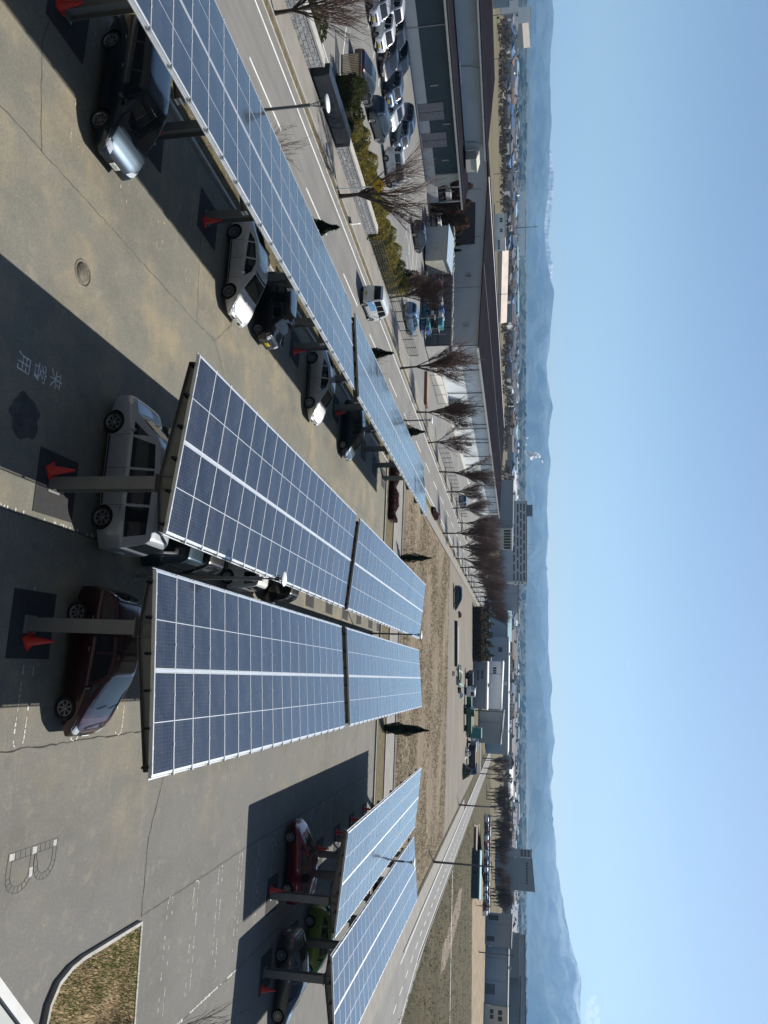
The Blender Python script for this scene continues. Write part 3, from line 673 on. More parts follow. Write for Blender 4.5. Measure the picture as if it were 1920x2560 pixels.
WAGON = car_design('mpv', 4.60, 1.72, 2.70, .31,
    [(-2.30, .85), (-2.24, 1.02), (-2.05, 1.40), (-1.9, 1.52), (-1.3, 1.60), (-.2, 1.63), (.35, 1.58), (.72, 1.42), (1.36, 1.04), (1.5, .99), (1.80, .88), (2.05, .74), (2.2, .62), (2.30, .46)],
    [(-2.3, 1.02), (.8, .92), (1.6, .84), (2.3, .60)],
    [[(-1.98, 1.10), (-1.28, 1.03), (-1.28, 1.44), (-1.72, 1.40)], [(-1.20, 1.03), (-.30, .98), (-.30, 1.48), (-1.20, 1.45)], [(-.22, .98), (.66, .955), (.42, 1.42), (-.22, 1.48)], [(.72, .955), (1.12, .95), (.66, 1.28)]],
    (1.03, 1.48, .70, .56), (1.10, 1.44, .60, .50), [(.44, .54), (.80, .58), (.84, .74), (.52, .66)], [(.58, .86), (.84, .86), (.84, 1.14), (.70, 1.14)],
    [[(-.42, .50), (.42, .50), (.40, .58), (-.40, .58)], [(-.5, .32), (.5, .32), (.46, .44), (-.46, .42)]], .44, seams=[(-.26, .3, .98, 0), (-1.24, .4, 1.02, .06), (.72, .36, .94, .05)], mirror=(.78, .99), tumble=.30)
SEDAN = car_design('sed', 4.55, 1.76, 2.75, .32,
    [(-2.27, .82), (-2.22, .98), (-2.1, 1.06), (-1.7, 1.16), (-1.0, 1.38), (-.3, 1.46), (.15, 1.45), (.5, 1.34), (1.20, .98), (1.32, .92), (1.75, .80), (2.05, .66), (2.27, .48)],
    [(-2.27, .96), (-.8, .96), (.9, .88), (1.7, .76), (2.27, .56)],
    [[(-1.35, 1.03), (-.92, .985), (-.92, 1.24), (-1.02, 1.22)], [(-.86, .985), (-.18, .95), (-.18, 1.33), (-.86, 1.26)], [(-.10, .95), (.70, .915), (.44, 1.20), (.06, 1.32), (-.10, 1.33)]],
    (.955, 1.37, .72, .56), (1.10, 1.36, .62, .52), [(.46, .50), (.80, .53), (.84, .68), (.55, .60)], [(.44, .80), (.84, .80), (.84, .92), (.44, .90)],
    [[(-.40, .48), (.40, .48), (.40, .54), (-.40, .54)], [(-.52, .28), (.52, .28), (.42, .44), (-.42, .40)]], .42, seams=[(-.14, .3, .94, 0), (-.98, .42, .96, .06), (.74, .34, .88, .04)], mirror=(.62, .95), tumble=.42)
HATCH = car_design('hat', 4.0, 1.70, 2.53, .30,
    [(-2.0, .82), (-1.94, 1.02), (-1.8, 1.30), (-1.6, 1.46), (-.9, 1.54), (-.1, 1.55), (.3, 1.48), (.62, 1.34), (1.25, .98), (1.4, .91), (1.65, .79), (1.86, .64), (2.0, .46)],
    [(-2.0, 1.02), (.7, .90), (1.5, .76), (2.0, .56)],
    [[(-1.62, 1.14), (-1.06, 1.03), (-1.06, 1.36), (-1.30, 1.34)], [(-1.0, 1.03), (-.24, .97), (-.24, 1.41), (-1.0, 1.37)], [(-.16, .97), (.60, .94), (.34, 1.34), (-.16, 1.41)], [(.66, .94), (1.02, .93), (.62, 1.20)]],
    (.96, 1.42, .70, .54), (1.06, 1.38, .58, .48), [(.42, .50), (.78, .54), (.82, .70), (.50, .62)], [(.56, .84), (.82, .84), (.82, 1.14), (.68, 1.16)],
    [[(-.38, .47), (.38, .47), (.36, .54), (-.36, .54)], [(-.48, .30), (.48, .30), (.42, .42), (-.42, .40)]], .42, seams=[(-.2, .3, .96, 0), (-1.03, .4, 1.02, .05), (.68, .34, .92, .04)], mirror=(.70, .97), tumble=.30)
KEI = car_design('kei', 3.40, 1.47, 2.46, .28,
    [(-1.70, .9), (-1.66, 1.2), (-1.58, 1.56), (-1.44, 1.66), (-.8, 1.70), (.3, 1.69), (.6, 1.58), (1.02, 1.12), (1.12, 1.04), (1.5, .96), (1.62, .88), (1.70, .66)],
    [(-1.7, .98), (1.0, .94), (1.7, .84)],
    [[(-1.50, 1.04), (-1.0, 1.02), (-1.0, 1.50), (-1.44, 1.50)], [(-.94, 1.02), (-.12, 1.0), (-.12, 1.52), (-.94, 1.50)], [(-.05, 1.0), (.72, .98), (.46, 1.48), (-.05, 1.52)]],
    (1.08, 1.56, .62, .54), (1.08, 1.52, .58, .52), [(.40, .70), (.70, .72), (.70, .88), (.42, .86)], [(.52, .80), (.72, .80), (.72, 1.16), (.60, 1.16)],
    [[(-.34, .70), (.34, .70), (.34, .82), (-.34, .82)], [(-.44, .32), (.44, .32), (.40, .44), (-.40, .44)]], .54, seams=[(-.08, .3, .98, 0), (-.98, .42, 1.0, .0), (.74, .36, .95, .03)], mirror=(.74, 1.04), tumble=.13, yellow=True, nose=.45)
KVAN = car_design('van', 3.40, 1.47, 2.40, .27,
    [(-1.70, 1.0), (-1.66, 1.5), (-1.60, 1.80), (-1.5, 1.86), (-.6, 1.89), (.8, 1.86), (1.05, 1.74), (1.42, 1.20), (1.52, 1.02), (1.64, .92), (1.70, .7)],
    [(-1.7, 1.02), (1.0, 1.0), (1.7, .84)],
    [[(-1.52, 1.12), (-.72, 1.12), (-.72, 1.62), (-1.48, 1.62)], [(-.66, 1.12), (.10, 1.10), (.10, 1.64), (-.66, 1.62)], [(.18, 1.08), (1.12, 1.06), (.84, 1.62), (.18, 1.64)]],
    (1.12, 1.70, .64, .54), (1.14, 1.66, .58, .54), [(.42, .72), (.70, .74), (.70, .90), (.44, .88)], [(.56, .62), (.72, .62), (.72, .92), (.60, .92)],
    [[(-.30, .72), (.30, .72), (.30, .80), (-.30, .80)], [(-.44, .34), (.44, .34), (.40, .44), (-.40, .44)]], .52, seams=[(.14, .3, 1.04, 0), (-.70, .42, 1.04, .0)], mirror=(1.12, 1.12), tumble=.10, yellow=True, nose=.3)

C = {k: hexpaint('paint_' + k, v, mm, rr) for k, v, mm, rr in (('navy', (.014, .028, .044), .5, .28), ('white', (.62, .63, .63), .0, .3), ('black', (.008, .008, .010), .2, .2), ('silver', (.40, .43, .48), .15, .22),
    ('teal', (.010, .030, .045), .5, .25), ('maroon', (.034, .004, .010), .45, .25), ('crimson', (.14, .008, .022), .45, .25), ('grey', (.075, .085, .095), .6, .3), ('lime', (.10, .19, .012), .2, .3),
    ('paleblue', (.16, .24, .34), .5, .3), ('darkgreen', (.012, .03, .022), .3, .3), ('steelblue', (.10, .14, .20), .6, .3), ('burgundy', (.11, .012, .02), .4, .3), ('lightsilver', (.50, .52, .53), .5, .33))}
GL = 'cars parked under the solar canopies'
add_car(WAGON, -16.64, 17.32, 0, C['navy'], 'dark blue wagon with a sunlit bonnet under the left canopy', group=GL)
add_car(SEDAN, -16.65, 27.12, 0, C['white'], 'white car with a low sloping roof, second from the near end under the left canopy', group=GL)
add_car(KEI, -16.62, 30.62, 0, C['black'], 'black boxy small car with a yellow number plate', group=GL)
add_car(SEDAN, -16.45, 39.4, 0, C['lightsilver'], 'silver car with a sunlit white bonnet, beyond the black boxy car', group=GL)
add_car(HATCH, -16.5, 47.75, 0, C['teal'], 'small dark car whose bonnet shines bright blue, farthest under the left canopy', group=GL)
add_car(MINIVAN, -5.58, 19.9, 180, C['silver'], 'long silver minivan side-on under the central canopy', group=GL)
add_car(MINIVAN, -5.45, 22.45, 180, C['teal'], 'dark minivan directly behind the silver minivan, red tail lights showing', group=GL)
add_car(WAGON, -5.5, 24.85, 180, C['black'], 'black wagon with a pale rear window, third in the central canopy row', group=GL)
add_car(KEI, -4.95, 29.5, 180, C['white'], 'white small car whose tail shows behind the central lamp post top', group=GL)
add_car(WAGON, -5.5, 34.4, 180, C['black'], 'black car alone at the far end of the near central canopy', group=GL)
add_car(HATCH, -.08, 19.32, 0, C['maroon'], 'dark maroon hatchback with a sunlit pink bonnet', group=GL)
add_car(HATCH, 9.78, 41.1, 180, C['crimson'], 'crimson hatchback side-on behind a red cone under the right canopies', group=GL)
add_car(SEDAN, 15.4, 40.75, 0, C['grey'], 'dark grey sedan under the rightmost canopy', group=GL)
add_car(HATCH, 15.25, 46.1, 0, C['lime'], 'lime green car behind the dark grey sedan', group=GL)
v = add_car(KVAN, -28.75, 52.6, 90, C['white'], 'white van with a pale blue stripe driving on the road', 'van', None, 'van')
b = MB(); BLUE = mat('pale_blue_film', (.16, .36, .62), .4)
for x0, x1, z0, z1 in ((-1.62, -.2, .62, .98), (-1.2, -.2, .98, 1.09)): b.box(x0, x1, -.7425, -.7385, z0, z1)
b.build('side_stripe', BLUE, v)
GY = 'cars parked in rows in the works yard'
def yard_car(D, s, n, col, label, flip=False, group=GY): 
    x, y = row(s, n); return add_car(D, x, y, -13 + (180 if flip else 0), C[col], label, group=group, z=-.02)
yard_car(MINIVAN, -2.6, -1.9, 'burgundy', 'burgundy minivan at the near end of the yard front row, cut by the picture edge')
yard_car(KEI, 2.4, -1.15, 'silver', 'silver small car with a yellow plate behind the bare roadside tree')
yard_car(KEI, 4.9, -1.6, 'white', 'white boxy small car in the front row of the works yard')
yard_car(WAGON, 7.4, -2.2, 'black', 'black wagon beside the white boxy car in the yard front row')
yard_car(KEI, 9.9, -1.5, 'steelblue', 'dark steel blue small car near the middle of the yard front row')
yard_car(SEDAN, 12.3, -2.1, 'lightsilver', 'pale sedan with white bonnet in the yard front row')
yard_car(KEI, 14.9, -1.5, 'steelblue', 'grey-blue small car at the far end of the yard front row')
yard_car(MINIVAN, 4.0, -8.6, 'black', 'black minivan in the back row by the warehouse wall')
yard_car(KVAN, 6.6, -7.9, 'white', 'white van in the back row facing the aisle', flip=False)
yard_car(WAGON, 9.2, -8.3, 'grey', 'dark grey wagon in the middle of the yard back row')
yard_car(WAGON, 11.7, -8.2, 'navy', 'dark blue car in the yard back row near the loading doors')
yard_car(WAGON, 17.0, -6.2, 'steelblue', 'steel blue wagon at the far end of the yard back row')
add_car(SEDAN, -44.2, 46.6, 96, C['black'], 'long black car parked beside the sliding gate', group=GY, z=-.02)
add_car(WAGON, -45.1, 52.0, 98, C['navy'], 'dark blue car half hidden behind the yellow-green hedge', group=GY, z=-.02)
add_car(KVAN, -45.6, 58.6, 60, C['white'], 'small white van seen above the hedge by the yellow sign', 'van', GY, z=-.02)
add_car(HATCH, -50.0, 76.5, 80, C['black'], 'black car behind the spreading roadside tree', group=GY, z=-.02)
add_car(HATCH, -37.6, 72.6, 78, C['paleblue'], 'pale blue car behind the metal fence by the bare tree', group=GY, z=-.02)
add_car(HATCH, -35.5, 148.5, 85, C['steelblue'], 'grey car by the wire fence at the end of the long warehouse', group=GY, z=-.02)

# ------------------------------------------------------------------ works yard buildings
WALLG = mat('grey_wall_cladding', (.48, .49, .48), .6, 0, .05, .5)
WALLB = mat('pale_wall_cladding', (.68, .72, .73), .6, 0, .05, .5)
DARKW = mat('dark_teal_wall', (.040, .062, .070), .7, 0, .08, .4)
ROOFD = mat('dark_roof_sheet', (.018, .017, .022), .95, 0, .15, .2, spec=0.0)
ROOFL = mat('grey_roof_sheet', (.17, .19, .20), .6, .1, .15, .1)
TRIM = mat('grey_trim', (.33, .34, .34), .5, .1)
BROWN = mat('brown_shutter', (.040, .030, .032), .6, 0, .08, 1)
CREAM = mat('cream_panel', (.50, .48, .40), .7)
def ribbed(m, scale=3.0, axis=0, strength=.5):
    t = m.node_tree; p = t.nodes['Principled BSDF']; s = sep(t)
    wv = mathn(t, 'SINE', mathn(t, 'MULTIPLY', s[axis], scale * 2 * math.pi)); bump(t, p, wv, strength, .05); return m
ribbed(ROOFD, 1.6, 1, .15)
WARE = empty('warehouse', (-47.4, 100, 0), 0, 'long grey warehouse with a dark low roof beside the row of bare trees', 'warehouse')
def wpart(name, b, m, par=WARE):
    o = b.build(name, m, par); o.location = -par.location if par.rotation_euler.z == 0 else o.location; return o
X0, X1, Y0, Y1 = -98.0, -47.4, 100.0, 215.0; XR = -74.5; EZ, RZ = 6.2, 7.35
b = MB(); b.add([(X0, Y0, 0), (X1, Y0, 0), (X1, Y0, EZ), (XR, Y0, RZ - .05), (X0, Y0, EZ)], [(0, 1, 2, 3, 4)]); wpart('wall', b, WALLG)
b = MB(); b.add([(X1, Y0, 0), (X1, Y1, 0), (X1, Y1, EZ), (X1, Y0, EZ)], [(0, 1, 2, 3)]); wpart('wall', b, WALLB)
b = MB(); b.add([(X1, Y1, 0), (X0, Y1, 0), (X0, Y1, EZ), (XR, Y1, RZ - .05), (X1, Y1, EZ)], [(0, 1, 2, 3, 4)]); wpart('wall', b, WALLG)
b = MB(); b.add([(X0, Y1, 0), (X0, Y0, 0), (X0, Y0, EZ), (X0, Y1, EZ)], [(0, 1, 2, 3)]); wpart('wall', b, WALLG)
b = MB()
def slab(b, P, th):
    n = len(P); b.add([tuple(p) for p in P] + [(p[0], p[1], p[2] - th) for p in P], [tuple(range(n)), tuple(range(2 * n - 1, n - 1, -1))] + [(i, n + i, n + (i + 1) % n, (i + 1) % n) for i in range(n)])
slab(b, [(X1 + .9, Y0 - .7, EZ + .12), (X1 + .9, Y1 + .5, EZ + .12), (XR, Y1 + .5, RZ + .15), (XR, Y0 - .7, RZ + .15)], .10)
slab(b, [(XR, Y0 - .7, RZ + .15), (XR, Y1 + .5, RZ + .15), (X0 - .9, Y1 + .5, EZ + .12), (X0 - .9, Y0 - .7, EZ + .12)], .10)
wpart('roof', b, ROOFD)
b = MB(); b.box(X1 + .88, X1 + 1.0, Y0 - .7, Y1 + .5, EZ - .15, EZ + .16); wpart('gutter', b, TRIM)
b = MB(); b.tube([(XR + .1, Y0 - .6, RZ + .2), (XR + .1, Y1, RZ + .2)], .06, 6); wpart('ridge_cover', b, WHITEP)
b = MB(); b.tube([(-60, Y0 - .5, 6.95), (-60, Y1, 6.95)], .02, 4); wpart('roof_rail', b, TRIM)
yy = Y0 + .15; k = 0
while yy < Y1:
    b = MB(); b.tube([(X1 + .12, yy, .05), (X1 + .12, yy, EZ - .1)], .07, 6); wpart('downpipe', b, DARKTRIM); yy += (9.6, 2.4)[k % 2] if k % 3 else 6.5; k += 1
for x in (-56.5, -64.8, -72.9, -81, -89): b = MB(); b.box(x - .03, x + .03, Y0 - .03, Y0 - .004, .1, EZ + .2); wpart('panel_joint', b, mat('joint', (.10, .11, .12), .7))
b = MB(); b.box(-70.6, -63.6, Y0 - .12, Y0 - .01, .05, 5.55); o = wpart('shutter_door', b, BROWN)
b = MB(); b.box(X1 + .01, X1 + .14, 124.5, 128.5, .05, 3.2); wpart('shutter_door', b, WALLG)
for y in (121.5, 170): b = MB(); b.box(X1 + .01, X1 + 1.2, y, y + 3.2, 0, 2.2); wpart('annex_box', b, TRIM)
for y in (135, 147): b = MB(); b.box(X1 + .01, X1 + .1, y, y + 1.2, 1.2, 2.4); wpart('window', b, GLASS)
for x, z in ((-58.5, 4.6), (-77, 4.7), (-50.5, 4.3)):
    b = MB(); b.box(x - .25, x + .25, Y0 - .45, Y0 - .01, z, z + .45); b.box(x - .18, x + .18, Y0 - .42, Y0 - .1, z - .25, z); wpart('vent_hood', b, TRIM)
for y in (104.5, 156, 187):
    b = MB(); b.tube([(X1 + .02, y, 4.6), (X1 + .8, y + .1, 4.9)], .04, 5); b.cbox((X1 + .9, y + .1, 4.95), (.35, .25, .12)); wpart('wall_lamp', b, TRIM)
b = MB(); b.prism([(-47.35, 99.5), (-42.6, 99), (-44.5, 116), (-46.2, 215), (-47.35, 215)], -.01, .03); wpart('apron', b, CONC)

# dock building, turned with the yard
AD = math.atan2(-.25, .968)                  # rotation about z
DOCK = empty('loading_hall', (-69.3, 63.2, 0), R(-14.4), 'two storey loading hall with a dark teal wall and corrugated canopy edge', 'loading hall')
def dpart(name, b, m): return b.build(name, m, DOCK)
# local frame: x = outwards towards the yard, y = along the wall
b = MB(); b.box(-.3, 0, -40, 26, 0, 1.35); dpart('plinth', b, WALLG)
b = MB(); b.box(-.34, -.03, -40, 21.6, 1.35, 4.55); dpart('wall', b, DARKW)
b = MB(); slab(b, [(.95, -40, 4.72), (.95, 26.6, 4.72), (-3.2, 26.6, 5.25), (-3.2, -40, 5.25)], .09); dpart('canopy_roof', b, ROOFD)
b = MB()
for i in range(330): y = -40 + i * .2; b.tube([(.96, y + .1, 4.73), (.55, y + .1, 4.80)], .07, 6, 0)
dpart('corrugated_edge', b, DARKST)
b = MB(); b.box(.97, 1.12, -40, 26.6, 4.42, 4.62); dpart('gutter', b, TRIM)
b = MB(); b.box(-34, -2.9, -40, 20.6, 5.0, 7.9); dpart('upper_wall', b, WALLG)
b = MB(); slab(b, [(-1.9, -40, 7.95), (-1.9, 21.6, 7.95), (-18.5, 21.6, 8.75), (-18.5, -40, 8.75)], .1); slab(b, [(-18.5, -40, 8.75), (-18.5, 21.6, 8.75), (-35, 21.6, 7.95), (-35, -40, 7.95)], .1); dpart('roof', b, ROOFD)
b = MB()
for i in range(300): y = -38 + i * .2; b.tube([(-1.89, y, 7.97), (-2.4, y, 8.02)], .07, 6)
dpart('corrugated_edge', b, DARKST)
b = MB(); b.box(-1.88, -1.76, -40, 21.6, 7.66, 7.84); dpart('gutter', b, TRIM)
for y0, y1 in ((11.7, 13.9), (15.6, 17.6)):
    b = MB(); b.box(-.02, .05, y0, y1, .15, 3.25); b.box(.051, .056, (y0 + y1) / 2 - .03, (y0 + y1) / 2 + .03, .15, 3.25, 1); b.box(.06, .10, y0 - .05, y1 + .05, .05, .16, 2); dpart('loading_door', b, [mat('door_grey', (.21, .20, .205), .6), DARKTRIM, WHITEP])
for y in (2.9,):
    b = MB(); b.tube([(.03, y, .1), (.03, y, 4.4)], .06, 6); dpart('downpipe', b, TRIM)
for y in (-2.5, 9.5, 19.4):
    b = MB(); b.tube([(-2.85, y, 5.4), (-2.75, y, 6.6), (-2.2, y, 7.6)], .05, 5); dpart('downpipe', b, TRIM)
for y in (-4.6, 8.7): b = MB(); b.box(-2.6, -2.5, y, y + 2.8, 5.3, 5.42); dpart('strip_lamp', b, WHITEP)
b = MB(); b.box(-2.88, -1.2, 20.7, 22.6, 5.3, 6.6); slab(b, [(-1.1, 20.6, 6.7), (-1.1, 22.7, 6.7), (-2.9, 22.7, 7.0), (-2.9, 20.6, 7.0)], .08); dpart('roof_housing', b, [CREAM])
for y, z in ((9.5, 2.0), (14.5, 3.0), (19.5, 2.4)):
    b = MB(); b.box(-.02, .10, y, y + .12, z, z + .9); dpart('wall_conduit', b, TRIM)
for y in (21.7, 26.1):
    for x in (-.1, -2.9): b = MB(); b.box(x - .07, x + .07, y - .07, y + .07, 1.35, 4.6); dpart('canopy_post', b, TRIM)
b = MB(); b.add([(0.02, 21.7, 1.4), (.02, 23.6, 1.4), (.02, 22.6, 4.4), (.02, 21.7, 4.4)], [(0, 1, 2, 3)]); b.add([(-3, 21.75, 1.4), (0, 21.75, 1.4), (0, 21.75, 4.5), (-3, 21.75, 4.5)], [(0, 1, 2, 3)]); dpart('end_panel', b, CREAM)
# goods on the dock
def rack(x, y, z, w, d, h, label, cols, n=3, rz=0, name='storage_rack', cat='rack', group=None):
    r_ = empty(name, (x, y, z), R(rz), label, cat, group); b = MB()
    for sx in (-w / 2, w / 2):
        for sy in (-d / 2, d / 2): b.box(sx - .03, sx + .03, sy - .03, sy + .03, 0, h)
    b.build('frame', STEEL, r_)
    for k in range(n):
        b = MB(); b.box(-w / 2 + .03, w / 2 - .03, -d / 2, d / 2, h * k / n + .1, h * k / n + .16); b.build('shelf', STEEL, r_)
        x_ = -w / 2 + .1
        while x_ < w / 2 - .4:
            ww = rnd.uniform(.3, .8); hh = rnd.uniform(.2, h / n - .3) if h / n > .55 else .15
            b = MB(); b.box(x_, min(w / 2 - .05, x_ + ww), -d / 2 + .08, d / 2 - .08, h * k / n + .165, h * k / n + .165 + hh); b.build('stored_load', rnd.choice(cols), r_); x_ += ww + rnd.uniform(.05, .3)
    return r_
LOADS = [mat('load_blue', (.05, .12, .33), .5), mat('load_navy', (.02, .035, .10), .6), mat('load_black', (.02, .02, .025), .6), mat('load_pink', (.45, .16, .30), .6), mat('load_white', (.6, .6, .58), .6), mat('load_teal', (.04, .22, .26), .6)]
LOADG = [mat('load_grey', (.25, .25, .25), .7), LOADS[4], LOADS[2], mat('load_rust', (.16, .07, .04), .8), CREAM]
Mx = Matrix.Translation((-69.3, 63.2, 0)) @ Matrix.Rotation(R(-14.4), 4, 'Z')
for lx, ly, lb in ((-1.2, 23.4, 'cluttered rack under the end of the loading hall canopy, nearest the doors'), (-1.2, 25.4, 'cluttered rack at the open far corner of the loading hall')):
    p = Mx @ Vector((lx, ly, 0)); rack(p.x, p.y, .1, 1.6, 1.4, 3.2, lb, LOADG, 3, -14)
rack(-46.6, 86.2, 0, 7.6, 1.6, 2.9, 'long rack of dark blue goods in front of the grey panel fence', LOADS, 3, 0)
rack(-42.8, 84.6, 0, 2.0, 1.4, 1.3, 'low teal rack at the end of the blue goods', [LOADS[5], LOADS[0]], 2, 0)
rack(-58.2, 86.6, 0, 2.2, 1.6, 2.2, 'rack of pale pipes beside the cream storage box', LOADG, 3, 0)
# panel fence with a worn pale top
FE = empty('panel_fence', (-51, 88.8, 0), 0, 'tall grey panel fence with a weathered pale top edge', 'fence')
b = MB(); b.box(-8.2, 8.9, -.04, .04, .1, 3.35); b.build('panel', mat('grey_sheet', (.145, .145, .15), .7, 0, .12, .8), FE)
for k in range(8): x = -8.2 + k * 2.44; b = MB(); b.box(x - .05, x + .05, -.12, .12, 0, 3.4); b.build('post', mat('fence_post', (.07, .07, .075), .6) if k == 0 else FE.children[-1].data.materials[0], FE)
b = MB(); b.box(-8.2, 8.9, -.10, -.045, 1.65, 1.75); b.build('rail', DARKST, FE)
b = MB()
for k in range(46): x = -8.2 + k * .372; z = rnd.uniform(-.06, .10); b.box(x, x + .33, -.22, .16, 3.38 + z * .3, 3.55 + z)
b.build('capping', mat('weathered_capping', (.45, .41, .33), .9, 0, .3, 3), FE)
b = MB(); b.box(8.92, 9.0, 0, 6.5, .1, 3.35); b.box(8.9, 9.1, 0, 6.5, 3.35, 3.5); b.build('end_panel', mat('pale_sheet', (.42, .41, .39), .7), FE)
# storage box
SH = empty('storage_box', (-54.6, 86.8, 0), R(-4), 'grey and cream storage box with a pale blue roof in the works yard', 'storage box')
b = MB(); b.box(-2.6, -.2, -1.5, 1.5, 0, 3.0); b.build('wall', WALLG, SH); b = MB(); b.box(-.2, 2.6, -1.5, 1.5, .2, 3.0); b.build('side_panel', CREAM, SH)
b = MB(); slab(b, [(-2.75, -1.65, 3.15), (2.75, -1.65, 3.02), (2.75, 1.65, 3.42), (-2.75, 1.65, 3.55)], .1); b.build('roof', mat('pale_blue_sheet', (.30, .38, .46), .6), SH)
# retaining walls, sliding gate, metal fence
def stone_mat():
    m, t, p = base('stone_facing', (.4, .4, .4), .9); br = nd(t, 'TexBrick'); br.offset = .5; br.inputs['Scale'].default_value = 1.0
    br.inputs['Brick Width'].default_value = .55; br.inputs['Row Height'].default_value = .26; br.inputs['Mortar Size'].default_value = .018; br.inputs['Bias'].default_value = 0
    br.inputs['Color1'].default_value = (.40, .41, .41, 1); br.inputs['Color2'].default_value = (.27, .28, .29, 1); br.inputs['Mortar'].default_value = (.05, .05, .05, 1)
    s = sep(t); cb_ = nd(t, 'CombineXYZ'); t.links.new(s[1], cb_.inputs[0]); t.links.new(s[2], cb_.inputs[1]); t.links.new(cb_.outputs[0], br.inputs['Vector'])
    t.links.new(mixc(t, mathn(t, 'MULTIPLY', noise(t, 4, 4), .45), br.outputs[0], (.22, .22, .22)), p.inputs['Base Color']); bump(t, p, noise(t, 5, 5), .8, .1); return m
STONE = stone_mat()
for y0, y1, lb in ((8, 34.9, 'pale stone-faced garden wall left of the yard entrance'), (41.6, 51.6, 'pale stone-faced garden wall below the yellow-green hedge')):
    b = MB(); n_ = int((y1 - y0) / .55)
    b.box(-34.95, -34.3, y0, y1, 0, .95); b.box(-34.98, -34.27, y0 - .02, y1 + .02, .95, 1.06, 1)
    tag(b.build('garden_wall', [STONE, CONC]), lb, 'garden wall', 'stone-faced walls along the pavement')
b = MB(); b.box(-35.2, -34.4, 35.6, 41.3, 0, 1.15); b.box(-34.39, -34.34, 35.6, 41.3, .2, .9, 0)
tag(b.build('entrance_wall', mat('black_stone', (.020, .026, .034), .4, 0, .1, 1)), 'smooth near-black wall beside the yard entrance', 'entrance wall')
GT = empty('sliding_gate', (-38.6, 42.0, 0), R(10), 'brown slatted sliding gate beside the black car', 'gate'); b = MB(); b.box(-3.0, 1.6, -.05, .05, .1, .2); b.box(-3.0, 1.6, -.05, .05, 1.4, 1.5); b.build('frame', DARKST, GT)
for k in range(38): b = MB(); b.box(-2.98 + k * .121, -2.94 + k * .121, -.04, .04, .2, 1.52); b.build('slat', mat('slat_brown', (.16, .13, .09), .6) if k == 0 else GT.children[-1].data.materials[0], GT)
def mesh_fence(x, y0, y1, h, label, step=2.0, m=DARKST, dx=0.0, wires=4, bars=.33, cat='fence', name='metal_fence'):
    n = int((y1 - y0) / step); r_ = empty(name, (x, y0, 0), math.atan2(-dx, (y1 - y0)), label, cat)
    for k in range(n + 1): b = MB(); b.box(-.03, .03, k * step - .03, k * step + .03, 0, h); b.build('post', m, r_)
    b = MB()
    for k in range(wires): z = .12 + (h - .15) * k / (wires - 1); b.box(-.012, .012, 0, n * step, z - .012, z + .012)
    yb = 0
    while bars and yb < n * step: b.box(-.006, .006, yb - .006, yb + .006, .12, h - .03); yb += bars
    b.build('mesh_panel', m, r_)
FENC = mat('fence_brown', (.09, .085, .07), .6, .2)
mesh_fence(-34.1, 52.2, 74.7, 1.35, 'brown metal mesh fence on a low kerb beside the white van', 2.0, FENC, 0, 7, .2)
mesh_fence(-37.3, 58, 76.5, .9, 'low metal fence behind the pale blue car', 2.0, FENC, 0, 3, .4)
mesh_fence(-33.8, 104, 150, 1.6, 'black wire fence along the far pavement by the bare trees', 2.4, DARKST, 1.2, 4, .35)
b = MB(); b.box(-34.3, -34.05, 52, 74.8, 0, .22); tag(b.build('low_wall', CONC), 'low concrete kerb wall under the metal mesh fence', 'low wall')
b = MB(); b.prism([(-38.9, 89.5), (-34.3, 89.8), (-34.3, 91.0), (-38.7, 90.9)], 0, .35); tag(b.build('low_wall', mat('rusty_concrete', (.33, .18, .10), .9)), 'low rust-coloured wall at the edge of the open yard', 'low wall')
FR = empty('goal_frame', (-40.4, 94.4, 0), R(-5), 'thin dark pipe frame standing on the open yard', 'pipe frame')
for k in range(4): b = MB(); b.tube([(-.3 * k, 3.6 * k, 0), (-.3 * k, 3.6 * k, 1.6)], .03, 5); b.build('post', DARKST, FR)
b = MB(); b.tube([(0, 0, 1.6), (-.9, 10.8, 1.6)], .03, 5); b.tube([(0, 0, .1), (-.9, 10.8, .1)], .03, 5); b.build('rail', DARKST, FR)
lampx = empty('street_lamp', (-37.0, 71.3, 0), 0, 'slim straight lamp pole behind the mesh fence by the pale blue car', 'lamp pole')
b = MB(); b.tube([(0, 0, 0), (0, 0, 4.3)], .05, 6); b.build('pole', TRIM, lampx); b = MB(); b.cbox((.1, .1, 4.3), (.35, .3, .10)); b.build('lamp_head', WHITEP, lampx)
# yellow T junction sign
SG = empty('road_sign', (-31.5, 42.1, 0), 0, 'yellow diamond road sign with a black T symbol on a grey pole', 'road sign')
b = MB(); b.tube([(0, 0, 0), (0, 0, 3.5)], .038, 8); b.build('pole', WHITEP, SG)
YEL = mat('sign_yellow', (.62, .36, .012), .45); BK = mat('sign_black', (.012, .012, .012), .5)
MS = Matrix.Translation((0, -.06, 3.03)) @ Matrix.Rotation(R(8), 4, 'Z') @ Matrix.Rotation(R(90), 4, 'X') @ Matrix.Rotation(R(45), 4, 'Z')
b = MB(); b.box(-.33, .33, -.33, .33, -.006, .006, 0, MS); b.build('plate', YEL, SG)
MT = Matrix.Translation((0, -.07, 3.03)) @ Matrix.Rotation(R(8), 4, 'Z') @ Matrix.Rotation(R(90), 4, 'X')
b = MB(); b.box(-.17, .17, .08, .15, -.002, .003, 0, MT); b.box(-.035, .035, -.20, .08, -.002, .003, 0, MT)
b.build('symbol', BK, SG)
SB = empty('notice_board', (-31.9, 46.6, 0), R(-60), 'small white and blue notice board leaning by the roadside tree', 'notice board')
